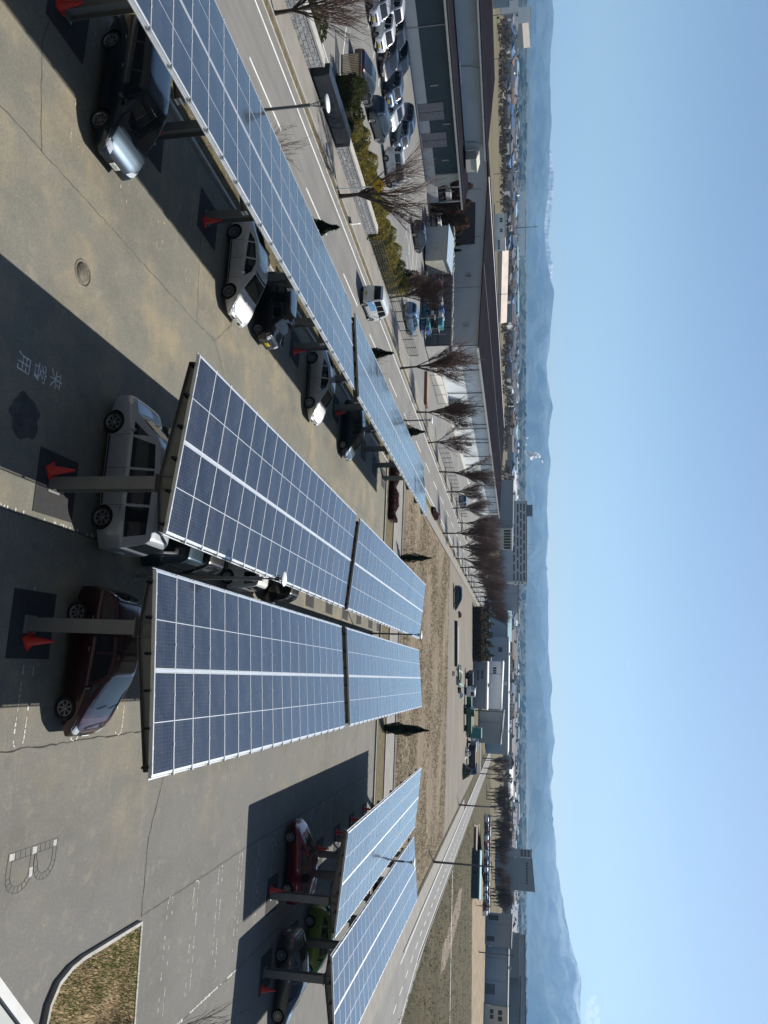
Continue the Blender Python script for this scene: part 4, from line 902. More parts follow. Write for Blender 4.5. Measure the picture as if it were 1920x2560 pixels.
b = MB(); b.box(-.45, .45, -.02, .02, .05, .75); b.build('board', WHITEP, SB); b = MB(); b.box(-.45, .45, -.028, -.022, .05, .28); b.box(-.2, .3, -.028, -.022, .45, .55); b.build('print', mat('print_blue', (.05, .14, .42), .5), SB)

# metal roof edge of the building the photograph was taken from
b = MB(); b.box(2.1, 9, .4, 4.55, 8.86, 9.0); r0 = b.build('roof_edge', mat('pale_metal', (.42, .45, .44), .45, .4, .1, 1.5)); r0.rotation_euler = (0, 0, R(-1.5))
b = MB()
def ledge():
    a = Vector(at(-30, 2441, 9.0)); c = Vector(at(66, 2570, 9.0)); d = (c - a).normalized(); n = Vector((d.y, -d.x))
    if n.x < 0: n = -n
    r_ = empty('roof_edge', (a.x, a.y, 0), 0, 'pale metal roof edge at the bottom corner, close to the viewer', 'roof edge')
    p = lambda s, w_: tuple(Vector((0, 0)) + d * s + n * w_)
    b = MB(); b.prism([p(-2, 0), p(3, 0), p(3, 2.2), p(-2, 2.2)][::1], 8.82, 9.0); b.build('sheet', mat('pale_metal', (.20, .22, .215), .6, .1, .12, 1.5), r_)
    b = MB(); b.prism([p(-2, -.035), p(3, -.035), p(3, .03), p(-2, .03)], 8.75, 9.03); b.build('flashing', mat('pale_flashing', (.33, .34, .34), .6, .1), r_)
    for k in range(8):
        b = MB(); q = p(-1.2 + .28 * k, .14); b.lathe([(0, 9.016), (.010, 9.012), (.012, 9.0)], 8, 0, Matrix.Translation((q[0], q[1], 0))); b.build('screw', DARKST, r_)
for o in [o for o in bpy.data.objects if o.name.startswith('roof_edge')]: bpy.data.objects.remove(o)
ledge()

# ------------------------------------------------------------------ trees and shrubs
def bare_tree_mesh(seed, h, trunk, spread, nl=7, n2=5, n3=4, n4=3, rad=.11, tw=1.0):
    r = random.Random(seed); tb = MB(); cb = MB()
    def seg(p, d, L, r0, r1, n, mb, bend=.12, k=3):
        pts = [p]; rs = [r0]
        for i in range(k):
            d = (d + Vector((r.uniform(-1, 1), r.uniform(-1, 1), r.uniform(-.2, .6))) * bend).normalized(); p = p + d * (L / k); pts.append(p); rs.append(r0 + (r1 - r0) * (i + 1) / k)
        mb.tube(pts, rs, n, 0, False); return pts, d
    pts, d0 = seg(Vector((0, 0, 0)), Vector((0, 0, 1)), h * trunk, rad, rad * .72, 8, tb, .04, 4); top = pts[-1]
    tb.lathe([(rad * 1.5, 0), (rad * 1.1, .12), (rad, .3)], 8)
    for i in range(nl):
        a = 2 * math.pi * (i + r.random() * .7) / nl; s = spread * r.uniform(.5, 1.15) * (.25 if i == 0 else 1)
        d = Vector((math.cos(a) * s, math.sin(a) * s, 1)).normalized(); L1 = h * (1 - trunk) * r.uniform(.38, .5)
        st = pts[-1 - (i % 2)] if i else top
        q, d1 = seg(st, d, L1, rad * .5, rad * .27, 6, tb, .07)
        for j in range(n2):
            b0 = q[1 + j % 3]; a = r.uniform(0, 6.28); s = r.uniform(.18, .42)
            d2 = (d1 + Vector((math.cos(a), math.sin(a), r.uniform(-.1, .4))) * s).normalized(); L2 = h * (1 - trunk) * r.uniform(.25, .38)
            q2, d2b = seg(b0, d2, L2, rad * .2, rad * .09, 4, cb, .09)
            for k in range(n3):
                a = r.uniform(0, 6.28); s = r.uniform(.2, .5)
                d3 = (d2b + Vector((math.cos(a), math.sin(a), r.uniform(0, .5))) * s).normalized(); L3 = h * (1 - trunk) * r.uniform(.16, .28)
                q3, d3b = seg(q2[r.randint(1, 3)], d3, L3, rad * .085 * tw, .008 * tw, 3, cb, .10, 2)
                for m_ in range(n4):
                    a = r.uniform(0, 6.28); d4 = (d3b + Vector((math.cos(a), math.sin(a), r.uniform(0, .7))) * r.uniform(.25, .6)).normalized()
                    seg(q3[r.randint(0, 2)], d4, h * r.uniform(.06, .14), .009 * tw, .005 * tw, 3, cb, .1, 1)
    return tb.mesh('trunk', BARK), cb.mesh('crown', TWIG)
TV = [bare_tree_mesh(s, hh, tr, sp * 1.3, nl_, 6, 8, 5, .12, 1.25) for s, sp, hh, tr, nl_ in ((1, .30, 7.6, .27, 8), (2, .40, 7.2, .22, 6), (3, .24, 8.1, .30, 7), (4, .34, 7.7, .25, 9), (5, .46, 6.8, .29, 6))]
TB = [bare_tree_mesh(s, 6.6, .24, .55, 8, 6, 5, 3, .14) for s in (11, 12)]
TS = bare_tree_mesh(21, 2.6, .12, .35, 6, 4, 3, 2, .035, .7)
def bare(V, x, y, sc, rz, label, group='bare street trees along the road', name='bare_tree'):
    r_ = empty(name, (x, y, 0), rz, label, 'tree', group); r_.scale = (sc, sc, sc); r_.rotation_euler = (rnd.gauss(0, .02), rnd.gauss(0, .02), rz)
    put('trunk', V[0], r_); put('crown', V[1], r_); return r_
bare(TB[0], -32.1, 29.1, .84, .3, 'bare roadside tree in front of the stone-faced wall, nearest the top picture edge')
bare(TB[1], -31.75, 43.2, 1.12, 1.9, 'large bare tree directly behind the yellow road sign')
bare(TS, -22.5, 27.0, 1.15, 0, 'small young bare tree at the kerb beyond the left canopy', 'young bare trees at the near kerb', 'young_tree')
bare(TS, -22.5, 49.5, 1.0, 2, 'thin young bare tree between the dark pointed shrub and the white van', 'young bare trees at the near kerb', 'young_tree')
bare(TS, -22.5, 63.5, 1.1, 4, 'thin young bare tree just past the second dark pointed shrub', 'young bare trees at the near kerb', 'young_tree')
bare(TV[0], -34.9, 62.9, .80, 1, 'reddish bare tree rising through the metal mesh fence')
bare(TV[1], -36.6, 63.9, .55, 2, 'smaller bare tree beside the one in the mesh fence')
ys = [70.6, 83.4, 95.0, 109.1, 121.3, 133.2, 145.9, 158, 170, 182, 194, 206, 218, 230]
od = ['first', 'second', 'third', 'fourth', 'fifth', 'sixth', 'seventh', 'eighth', 'ninth', 'tenth', 'eleventh', 'twelfth', 'thirteenth', 'fourteenth']
for i, y in enumerate(ys): bare(TV[(0, 3, 1, 2, 4)[i % 5]], -31.1 + i * .1, y, (1.04, .96, .90, 1.1, 1.0, .93, 1.07)[i % 7], i * 1.3, 'bare tree in the far-side row before the long warehouse, %s from the near end' % od[i])
ys2 = [115.5, 127.6, 140.2, 151.6, 162.8, 173.2, 183.8, 194, 205, 216, 228, 240, 252, 264]
for i, y in enumerate(ys2): bare(TV[(2, 0, 4, 3, 1)[i % 5]], -22.45 + i * .06, y, (1.12, 1.2, 1.05, 1.16, 1.0, 1.1)[i % 6], i * 2.1, 'bare tree in the near-side road row beyond the dry field, %s from the near end' % od[i])
bare(TV[2], 27, 268, 1.0, 1, 'bare tree beside the right-hand road in front of the white sheds')
SMT = bare_tree_mesh(31, 4.2, .12, .5, 6, 5, 4, 2, .07, .8)
bare(SMT, *at(334, 2592), .9, .4, 'small bare tree at the edge of the grass island', 'island tree', 'bare_tree')

def leafmat(name, a, b_, rough=.7):
    m, t, p = base(name, a, rough, 0, .3); g = nd(t, 'NewGeometry'); c = mixc(t, g.outputs['Random Per Island'], a, b_); t.links.new(c, p.inputs['Base Color'])
    tl = nd(t, 'BsdfTranslucent'); t.links.new(c, tl.inputs[0]); mx_ = nd(t, 'MixShader'); mx_.inputs[0].default_value = .35
    t.links.new(p.outputs[0], mx_.inputs[1]); t.links.new(tl.outputs[0], mx_.inputs[2]); t.links.new(mx_.outputs[0], t.nodes['Material Output'].inputs['Surface']); return m
CYP = leafmat('cypress_leaf', (.012, .020, .011), (.045, .060, .028)); HEDY = leafmat('hedge_yellow_leaf', (.12, .12, .025), (.40, .31, .07))
HEDG = leafmat('hedge_green_leaf', (.03, .042, .014), (.11, .12, .035)); PURP = leafmat('azalea_leaf', (.05, .012, .016), (.13, .035, .04)); BRUSH = leafmat('brown_brush', (.05, .03, .018), (.13, .075, .045))
STRAW = leafmat('straw_blade', (.13, .105, .06), (.30, .24, .14)); GRN = leafmat('green_blade', (.05, .09, .02), (.15, .19, .05)); SHRUB = leafmat('shrub_leaf', (.02, .03, .014), (.09, .10, .045))
def leaves(b, r, P, size, n_bias=None):
    a = Vector((r.uniform(-1, 1), r.uniform(-1, 1), r.uniform(-1, 1))).normalized(); c = a.orthogonal().normalized(); s = size * r.uniform(.6, 1.4)
    P = Vector(P); b.add([P - a * s, P + c * s * .45, P + a * s, P - c * s * .45], [(0, 1, 2, 3)])
def cypress_mesh(seed, h, w_, n, m=CYP, size=.07, power=.8):
    r = random.Random(seed); b = MB(); t = MB(); t.tube([(0, 0, 0), (0, 0, h * .9)], [.06, .02], 6); ph = [r.uniform(0, 6.28) for _ in range(6)]
    prof = lambda z: w_ * (math.sin(min(1, max(0, z * 1.02 + .06)) ** power * math.pi)) ** .75 * (1 - .25 * z)
    for i in range(n):
        z = r.random() ** .9; a = r.uniform(0, 6.28); rr = prof(z) * (1 + .30 * math.sin(3 * a + ph[0] + 11 * z) + .22 * math.sin(5 * a + 17 * z + ph[1]) + .15 * math.sin(23 * z + 2 * a + ph[2])) * (1 - .35 * r.random() ** 3)
        leaves(b, r, (rr * math.cos(a), rr * math.sin(a), z * h + .05), size)
    for i in range(n // 5):
        z = r.random(); a = r.uniform(0, 6.28); rr = prof(z) * r.uniform(.1, .7); leaves(b, r, (rr * math.cos(a), rr * math.sin(a), z * h * .96 + .05), size * 2)
    return t.mesh('trunk', BARK), b.mesh('crown', m)
def ever(V, x, y, label, name='cypress', cat='tree', group='dark evergreens standing singly'):
    r_ = empty(name, (x, y, 0), rnd.uniform(0, 6), label, cat, group); put('trunk', V[0], r_); put('crown', V[1], r_)
ever(cypress_mesh(1, 4.1, .50, 9000, size=.06), 4.7, 68.9, 'tall dark columnar evergreen beyond the end of the central canopies')
ever(cypress_mesh(2, 3.3, .38, 6000, size=.06), -11.9, 74.6, 'smaller dark columnar evergreen by the field, left of the central canopies')
ever(cypress_mesh(3, 2.9, .62, 6000, power=.6), -22.6, 33.2, 'dark bushy conical evergreen at the kerb beside the near left canopy')
ever(cypress_mesh(4, 3.2, .45, 5000, power=.7), -22.6, 48.6, 'dark evergreen just behind the gap of the left canopies')
ever(cypress_mesh(5, 3.3, .75, 6000, power=.55), -22.7, 66.4, 'dark evergreen behind the far left canopy near the second lamp')
ever(cypress_mesh(6, 3.0, 1.1, 3500, SHRUB, .12, .5), -39.4, 67.8, 'leafy green shrub in the yard beside the mesh fence', 'shrub', 'shrub', None)
for i in range(7):
    x, y = -57.8 - i * .95, 92.2 + .1 * (i % 2); ever(cypress_mesh(40 + i, 4.2, .62, 1500, CYP, .12, .7), x, y, 'dark conifer in the clump at the warehouse wall', 'conifer', 'tree', 'clump of dark conifers at the warehouse wall')
def hedge(name, path, wd, h, m, n, label, cat='hedge', size=.06, core=(.03, .03, .012), z0=0, kind=None, seed=5, group=None, m2=None):
    r = random.Random(seed); root = empty(name, (*path[0], 0), 0, label, cat, group) if not kind else None
    O = Vector((*path[0], 0)) if root else Vector((0, 0, 0)); P = [Vector((*p, 0)) for p in path]; b = MB(); cb = MB()
    tot = sum((c - a).length for a, c in zip(P, P[1:]))
    for a, c in zip(P, P[1:]):
        d = (c - a); L = d.length; d.normalize(); nn = Vector((-d.y, d.x, 0)); k = int(n * L / tot)
        M_ = Matrix.Translation((a + c) / 2 - O) @ Matrix.Rotation(math.atan2(d.y, d.x), 4, 'Z'); cb.box(-L / 2 + .1, L / 2 - .1, -wd * .36, wd * .36, z0, z0 + h * .72, 0, M_)
        for i in range(k):
            s = r.random() * L; lump = 1 + .16 * math.sin(s * 2.3 + seed) + .10 * math.sin(s * 5.1); th = r.uniform(-.1, math.pi + .1); q = 1 - .2 * r.random() ** 2
            cs, sn = math.cos(th), math.sin(th); e = lambda v: math.copysign(abs(v) ** .55, v)
            off = nn * (e(cs) * wd / 2 * q * (.9 + .1 * lump)); z = z0 + max(.02, e(sn) * h * lump * q); leaves(b, r, a + d * s + off + Vector((0, 0, z)) - O, size)
            if m2 and math.sin(s * 1.9 + 3 * math.sin(s * .8) + z * 2) + r.uniform(-.4, .4) > .45: b.m[-1] = 1
    core_m = mat('hedge_core', core, .95)
    cb.build('stems', core_m, root); return b.build('foliage', [m, m2] if m2 else m, root)
hedge('hedge', [(-35.9, 41.4), (-35.9, 46.5), (-35.7, 52.5), (-35.6, 62.5)], 1.7, 1.75, HEDY, 26000, 'yellow-green clipped hedge on top of the stone-faced wall', size=.075, m2=HEDG)
hedge('hedge', [(-36.0, 41.0), (-39.6, 41.6)], 1.2, 1.7, HEDG, 4500, 'dark green block of hedge at the end of the sliding gate', size=.07, seed=8)
hedge('shrub_border', [(-36.2, 10), (-36.2, 34.5)], 1.9, 1.2, HEDG, 12000, 'low dull green shrub border behind the left stone-faced wall', 'shrub border', .08, seed=9)
hedge('azalea_hedge', [(-14.2, 67.4), (-20.0, 67.4)], 1.4, .75, PURP, 6000, 'low dark red azalea hedge at the far end of the left canopies', size=.07, core=(.03, .012, .012), seed=3)
hedge('azalea_hedge', [(17, 67.4), (24.5, 67.6)], 1.4, .7, PURP, 5000, 'low dark red azalea hedge past the rightmost canopy', size=.07, core=(.03, .012, .012), seed=4)
hedge('azalea_shrub', [(-22.6, 99.5), (-22.6, 104)], 1.0, .6, PURP, 2500, 'red shrub at the road edge beyond the far left canopy', 'shrub', size=.1, core=(.03, .012, .012), seed=6)
hedge('brush_screen', [(-60.5, 91.2), (-68, 91.0)], 1.4, 4.6, BRUSH, 9000, 'tall brown twiggy brush in front of the warehouse wall', 'brush', .16, core=(.04, .026, .018), seed=12)
hedge('verge_shrubs', [(-21.2, 8), (-21.2, 60)], .9, .30, SHRUB, 7000, 'low rough undergrowth on the strip beyond the left canopies', 'undergrowth', .08, core=(.04, .035, .02), seed=14)
# grass island at the right
isl = [(8.1, 24.62), (8.06, 21.3), (8.12, 20.7), (8.32, 20.15), (8.75, 19.82), (9.3, 19.72), (14.5, 19.5), (14.5, 25.0), (11.2, 24.82)]
b = MB(); c0 = Vector((10.8, 22.2)); ins = [tuple(c0 + (Vector(p) - c0) * .96) for p in isl]
n = len(isl); b.add([(*p, .0) for p in isl] + [(*p, .15) for p in isl] + [(*p, .15) for p in ins] + [(*p, .10) for p in ins], [(i, (i + 1) % n, n + (i + 1) % n, n + i) for i in range(n)] + [(n + i, n + (i + 1) % n, 2 * n + (i + 1) % n, 2 * n + i) for i in range(n)] + [(2 * n + i, 2 * n + (i + 1) % n, 3 * n + (i + 1) % n, 3 * n + i) for i in range(n)])
tag(b.build('island_kerb', CONC), kind='structure')
b = MB(); b.poly([(*p, .12) for p in ins]); tag(b.build('island_soil', mat('island_soil', (.26, .185, .10), .98, 0, .3, 3, bmp=.12)), kind='structure')
def inside(x, y, P):
    c = False
    for i in range(len(P)):
        (x1, y1), (x2, y2) = P[i], P[i - 1]
        if (y1 > y) != (y2 > y) and x < (x2 - x1) * (y - y1) / (y2 - y1) + x1: c = not c
    return c
r = random.Random(77); b = MB(); k = 0
while k < 26000:
    x, y = r.uniform(8.1, 14.4), r.uniform(19.6, 24.9)
    if not inside(x, y, ins): continue
    k += 1; gpat = .5 + .5 * math.sin(x * 1.7 + 1.3 * math.sin(y * 1.9)) * math.sin(y * 1.4 + .8) + .35 * (9.8 - x) / 1.5 + .3 * (y > 23.4)
    if (x > 9.6 and 20.4 < y < 23.2) and r.random() < .45: continue
    mi = 1 if r.random() < .95 * gpat - .12 else 0
    a = r.uniform(0, 6.28); h = r.uniform(.04, .13); wv = .009; dx, dy = math.cos(a), math.sin(a); l = r.uniform(-.05, .05), r.uniform(-.05, .05)
    b.add([(x - dx * wv, y - dy * wv, .12), (x + dx * wv, y + dy * wv, .12), (x + l[0], y + l[1], .12 + h)], [(0, 1, 2)], mi)
tag(b.build('grass', [STRAW, GRN]), 'tufts of straw-coloured and green grass on the kerbed island', 'grass', kind='stuff')
# dry tufts on the field
DKTUFT = leafmat('dark_dry_blade', (.045, .034, .02), (.10, .078, .05))
def tufts(name, n, gen, h0, h1, mats, label, dark=.4, wv=.02, per=5):
    b = MB()
    for i in range(n // per):
        x0, y0 = gen(); mi = int(r.random() < dark)
        for k in range(per):
            x = x0 + r.gauss(0, .12); y = y0 + r.gauss(0, .12); a = r.uniform(0, 6.28); h = r.uniform(h0, h1)
            b.add([(x - math.cos(a) * wv, y - math.sin(a) * wv, 0), (x + math.cos(a) * wv, y + math.sin(a) * wv, 0), (x + r.uniform(-.1, .1), y + r.uniform(-.1, .1), h)], [(0, 1, 2)], mi)
    tag(b.build(name, mats), label, 'dry grass', kind='stuff')
def g1():
    while True:
        y = 76.2 + 53 * r.random() ** 1.25; x = r.uniform(-20, 25)
        if math.sin(x * .35 + 1.7 * math.sin(y * .21)) + math.sin(y * .5 + x * .11) + r.uniform(-1.2, 1.2) > -.1: return x, y
tufts('dry_grass', 60000, g1, .06, .20, [STRAW, DKTUFT], 'dry straw and brown tufts over the fallow field', .28)
def g2():
    y = 60 + 150 * r.random() ** 1.3; return 34.2 + (r.random() ** 1.2) * (20 + y * .75), y
tufts('verge_grass', 50000, g2, .08, .35, [STRAW, DKTUFT], 'rough brown grass on the open ground right of the road', .6, .03)
b = MB()
for i in range(9000):
    x = r.uniform(-22.2, -19.6); y = r.uniform(6, 64.5); a = r.uniform(0, 6.28); h = r.uniform(.05, .16); wv = .012
    b.add([(x - math.cos(a) * wv, y - math.sin(a) * wv, .05), (x + math.cos(a) * wv, y + math.sin(a) * wv, .05), (x + r.uniform(-.1, .1), y + r.uniform(-.1, .1), .05 + h)], [(0, 1, 2)], int(r.random() < .35))
tag(b.build('verge_grass', [STRAW, GRN]), 'rough grass on the strip beyond the left canopies', 'grass', kind='stuff')

# viewer's own building, unseen; dark cladding and height chosen to dim reflections and skylight
OB = empty('unseen_viewpoint_building', (0, -.6, 0), 0, 'unseen building behind the viewpoint, made dark and tall to dim reflections and skylight', 'office building')
b = MB(); b.box(-70, 70, -22, 0, 0, 27); b.build('wall', mat('dimming_cladding', (.07, .07, .072), .8, 0, .1, .3), OB)
for fl in range(7):
    b = MB(); b.box(-68, 68, .0, .03, 1.1 + 3.7 * fl, 2.9 + 3.7 * fl); b.build('window_band', GLASS, OB)

# ------------------------------------------------------------------ far surroundings
def ray(x, y):
    u = (y - 1280) / F; d = (960 - x) / F; f = math.cos(PIT) - d * math.sin(PIT); dn = math.sin(PIT) + d * math.cos(PIT)
    c, s = math.cos(YAW), math.sin(YAW); v = Vector((u * c - f * s, u * s + f * c)); return v, dn
def onray(x, y, D):
    """point at horizontal distance D along photo pixel x, y"""
    v, dn = ray(x, y); L = v.length; q = v * (D / L); return Vector((q.x, q.y, HC - dn * D / L))
WIN = mat('far_window', (.03, .04, .05), .2)
FW = {k: mat('far_wall_' + k, c, .8, 0, .06, .1) for k, c in (('white', (.78, .78, .76)), ('grey', (.26, .28, .30)), ('blue', (.30, .36, .42)), ('cream', (.55, .50, .40)), ('slate', (.19, .22, .25)), ('lilac', (.36, .37, .42)), ('brown', (.20, .15, .11)), ('green', (.04, .065, .055)), ('beige', (.62, .52, .42)), ('tan', (.42, .36, .28)))}
FR_ = {k: mat('far_roof_' + k, c, .75, 0, .1, .2) for k, c in (('dark', (.055, .06, .075)), ('blue', (.05, .11, .22)), ('brown', (.12, .075, .05)), ('grey', (.12, .13, .15)), ('white', (.60, .60, .60)), ('teal', (.16, .30, .34)), ('red', (.24, .09, .06)), ('beige', (.60, .50, .42)))}
def block(name, D, ya, yb, xt, depth, wall, roof, label, cat, xt2=None, roofk='flat', wins=(), base_z=0, xb=None, group=None, ang=None, rise=1.4):
    """building whose front spans photo rows ya..yb at horizontal distance D and whose top reaches photo column xt"""
    a = onray(1290, ya, D); c = onray(1290, yb, D)
    if ang is not None:
        mid = (a + c) / 2; L = (c - a).length / max(.3, abs(math.cos(ang - math.atan2((c - a).y, (c - a).x)))); d = Vector((math.cos(ang), math.sin(ang), 0)); a = mid - d * L / 2; c = mid + d * L / 2
    za = onray(xt, ya, Vector(a.xy).length).z; zb = onray(xt if xt2 is None else xt2, yb, Vector(c.xy).length).z; zz = (za + zb) / 2 if xt2 is None else None
    a.z = c.z = 0; d = c - a; L = d.length; az = math.atan2(d.y, d.x); root = empty(name, (a.x, a.y, base_z), az, label, cat, group)
    h0, h1 = (zz, zz) if zz is not None else (za, zb)
    b = MB(); P_ = [(0, 0), (L, 0), (L, depth), (0, depth)]; H = [h0, h1, h1, h0]
    if roofk == 'gable': H = [h - rise for h in H]
    vs = [(x, y, 0) for x, y in P_] + [(x, y, h) for (x, y), h in zip(P_, H)]
    b.add(vs, [(0, 1, 5, 4), (1, 2, 6, 5), (2, 3, 7, 6), (3, 0, 4, 7)])
    if roofk == 'gable': e = .0; b.add([(0, 0, H[0]), (0, depth, H[0]), (0, depth / 2, H[0] + rise - .1), (L, 0, H[1]), (L, depth, H[1]), (L, depth / 2, H[1] + rise - .1)], [(0, 2, 1), (3, 4, 5)])
    b.build('wall', wall, root)
    b = MB()
    if roofk == 'gable':
        for s_, (ya_, yb_) in (('f', (-.5, depth / 2)), ('b', (depth + .5, depth / 2))):
            slab(b, [(-.5, ya_, H[0] - .05), (L + .5, ya_, H[1] - .05), (L + .5, yb_, H[1] + rise), (-.5, yb_, H[0] + rise)], .2)
    else: slab(b, [(-.3, -.3, H[0] + .25), (L + .3, -.3, H[1] + .25), (L + .3, depth + .3, H[2] + .25), (-.3, depth + .3, H[3] + .25)], .3)
    b.build('roof', roof, root)
    for fx0, fx1, fz0, fz1, n_ in wins:
        for k in range(n_):
            w0 = (fx1 - fx0) / n_; x0_ = (fx0 + w0 * (k + .12)) * L; x1_ = (fx0 + w0 * (k + .88)) * L
            b = MB(); b.box(x0_, x1_, -.06, -.01, fz0 * min(H[:2]), fz1 * min(H[:2])); b.build('window', WIN, root)
    return root, L, H
# fallow-land yard, left to right
block('apartment_block', 470, 1252, 1460, 1316.5, 16, mat('far_wall_pale', (.46, .48, .52), .8), FR_['grey'], 'long pale five storey block with rows of dark windows and antennas', 'apartment block', wins=[(.02, .97, .64, .69, 7), (.02, .97, .76, .81, 9), (.02, .97, .88, .93, 8), (.3, .97, .50, .55, 6)])
block('rooftop_tank', 474, 1262, 1291, 1330, 8, FW['slate'], FR_['dark'], 'dark box standing on the roof of the long five storey block', 'rooftop tank', base_z=0)
block('stair_tower', 466, 1454, 1461, 1316.8, 6, FW['white'], FR_['white'], 'narrow white stair tower at the right end of the five storey block', 'stair tower', wins=[(.1, .9, .55, .60, 1), (.1, .9, .68, .73, 1), (.1, .9, .80, .85, 1)])
block('factory_hall', 330, 1200, 1371, 1281.5, 40, FW['grey'], FR_['grey'], 'large plain grey factory hall beyond the end of the long dark roof', 'factory hall', 1280)
block('office_block', 322, 1321, 1376, 1279, 8, FW['cream'], FR_['white'], 'cream lit block with dark stripes in front of the grey factory hall', 'office', wins=[(.05, .95, .62, .95, 7)])
block('grey_shed', 300, 1462, 1532, 1296, 20, FW['lilac'], FR_['grey'], 'lilac grey shed right of the five storey block', 'shed', 1294)
block('teal_roof_shed', 290, 1530, 1602, 1279, 14, FW['blue'], FR_['teal'], 'low shed with a teal roof behind the dense row of bare trees', 'shed', roofk='gable')
block('sorting_hall', 285, 1594, 1888, 1271, 30, FW['blue'], FR_['white'], 'very long grey-blue hall with a bright white roof edge', 'hall', 1268, wins=[(.09, .13, .55, .75, 4)])
block('workshop', 203, 1658, 1776, 1217, 9, FW['grey'], FR_['white'], 'pale two tier workshop facing the dirt yard, lower front part with a white eave', 'workshop', 1215, wins=[(.18, .36, .60, .76, 5), (.18, .40, .30, .42, 6)])
block('workshop_hall', 216, 1655, 1775, 1256, 14, FW['white'], FR_['white'], 'upper pale hall with a brown louvre window behind the low white eave', 'hall', 1250, wins=[(.12, .28, .70, .84, 3)])
block('grey_warehouse', 236, 1778, 1862, 1258, 16, FW['grey'], FR_['grey'], 'plain dark grey warehouse box behind the parked trucks', 'warehouse', 1249)
block('green_hall', 213, 2135, 2256, 1197, 9, FW['green'], FR_['teal'], 'dark green low hall standing in the fields beyond the road', 'hall', wins=[(.42, .50, .3, .6, 1)])
block('brown_stable', 218, 2078, 2134, 1188, 5, FW['brown'], FR_['brown'], 'low brown shed left of the dark green hall', 'shed')
block('tower_block', 430, 2143, 2226, 1329, 16, FW['grey'], FR_['grey'], 'tall slate grey block rising above the skyline with a slanted top', 'tower block', 1336.5, wins=[(.12, .80, .845, .885, 8)])
block('tower_block', 431, 2121, 2142, 1328, 12, FW['lilac'], FR_['grey'], 'narrow windowed wing at the left of the tall slate grey block', 'tower block', wins=[(.1, .9, .70, .76, 3), (.1, .9, .80, .86, 3), (.1, .9, .90, .95, 3)])
block('works_hall', 312, 2287, 2372, 1280, 25, FW['grey'], FR_['grey'], 'grey works hall with garage openings, right part of the picture', 'works hall', 1276, wins=[(.68, .88, .05, .35, 1), (.05, .25, .1, .5, 1)])
block('works_hall', 316, 2373, 2520, 1270, 30, FW['blue'], FR_['grey'], 'wide windowless blue-grey hall in the right part of the picture', 'works hall', 1267)
block('office_house', 312, 2521, 2600, 1268, 12, FW['cream'], FR_['white'], 'cream office house with dark windows at the right edge', 'office house', wins=[(.1, .45, .25, .40, 2), (.1, .5, .6, .78, 2)])
block('slate_hall', 385, 2332, 2445, 1298, 30, FW['slate'], FR_['grey'], 'dark slate hall behind the grey works hall', 'slate hall', 1296)
block('slate_hall', 395, 2440, 2620, 1301, 30, FW['slate'], FR_['dark'], 'dark slate hall behind the wide blue-grey hall', 'slate hall', 1298)
block('slate_hall', 440, 2335, 2640, 1312, 30, FW['grey'], FR_['dark'], 'long dark-roofed hall at the back of the right-hand works, under the mountain', 'slate hall', 1314)
block('long_hall', 440, 625, 805, 1271, 26, FW['beige'], FR_['beige'], 'long hall with a sunlit pinkish roof and a truss gable', 'hall', 1266, roofk='gable', rise=3.2)
block('white_house', 390, 531, 590, 1263, 12, FW['white'], FR_['grey'], 'square pale house with four dark windows behind the dark warehouse roof', 'house', wins=[(.18, .38, .50, .75, 2), (.64, .80, .50, .75, 2)])
block('white_house', 392, 590, 625, 1262, 10, FW['white'], FR_['white'], 'brighter white house joined right of the square pale house', 'house', wins=[(.2, .9, .3, .5, 5)])
block('shop', 420, -40, 15, 1272, 18, FW['blue'], FR_['blue'], 'shop hall with a bright blue roof band at the top picture edge', 'shop')
block('white_shed', 560, 0, 34, 1294, 25, FW['white'], FR_['white'], 'bright white shed behind the blue banded shop', 'shed')
block('white_shed', 800, 178, 240, 1282, 14, FW['slate'], FR_['white'], 'long white-roofed shed at the edge of the straw-coloured paddies', 'greenhouse', roofk='gable')
block('white_shed', 820, 268, 325, 1281, 12, FW['white'], FR_['white'], 'rounded white greenhouse beside the paddies', 'greenhouse', roofk='gable')
block('white_shed', 830, 425, 462, 1281, 16, FW['white'], FR_['white'], 'row of white greenhouses above the dark warehouse roof', 'greenhouse')
block('stadium_stand', 1900, 60, 122, 1322, 60, FW['tan'], FW['tan'], 'pale ribbed mound-like hall far off in the town', 'hall', 1326, roofk='gable', rise=14)
block('distant_flats', 1500, 20, 60, 1327, 40, FW['white'], FR_['grey'], 'white blocky flats in the far town at the upper left', 'flats')
block('distant_mill', 2600, 480, 640, 1313, 60, FW['white'], FR_['white'], 'very long low white factory on the far side of the town', 'factory', 1312)
block('distant_mill', 2500, 1215, 1262, 1304, 60, FW['beige'], FR_['beige'], 'pinkish long roof left of the five storey block', 'factory')
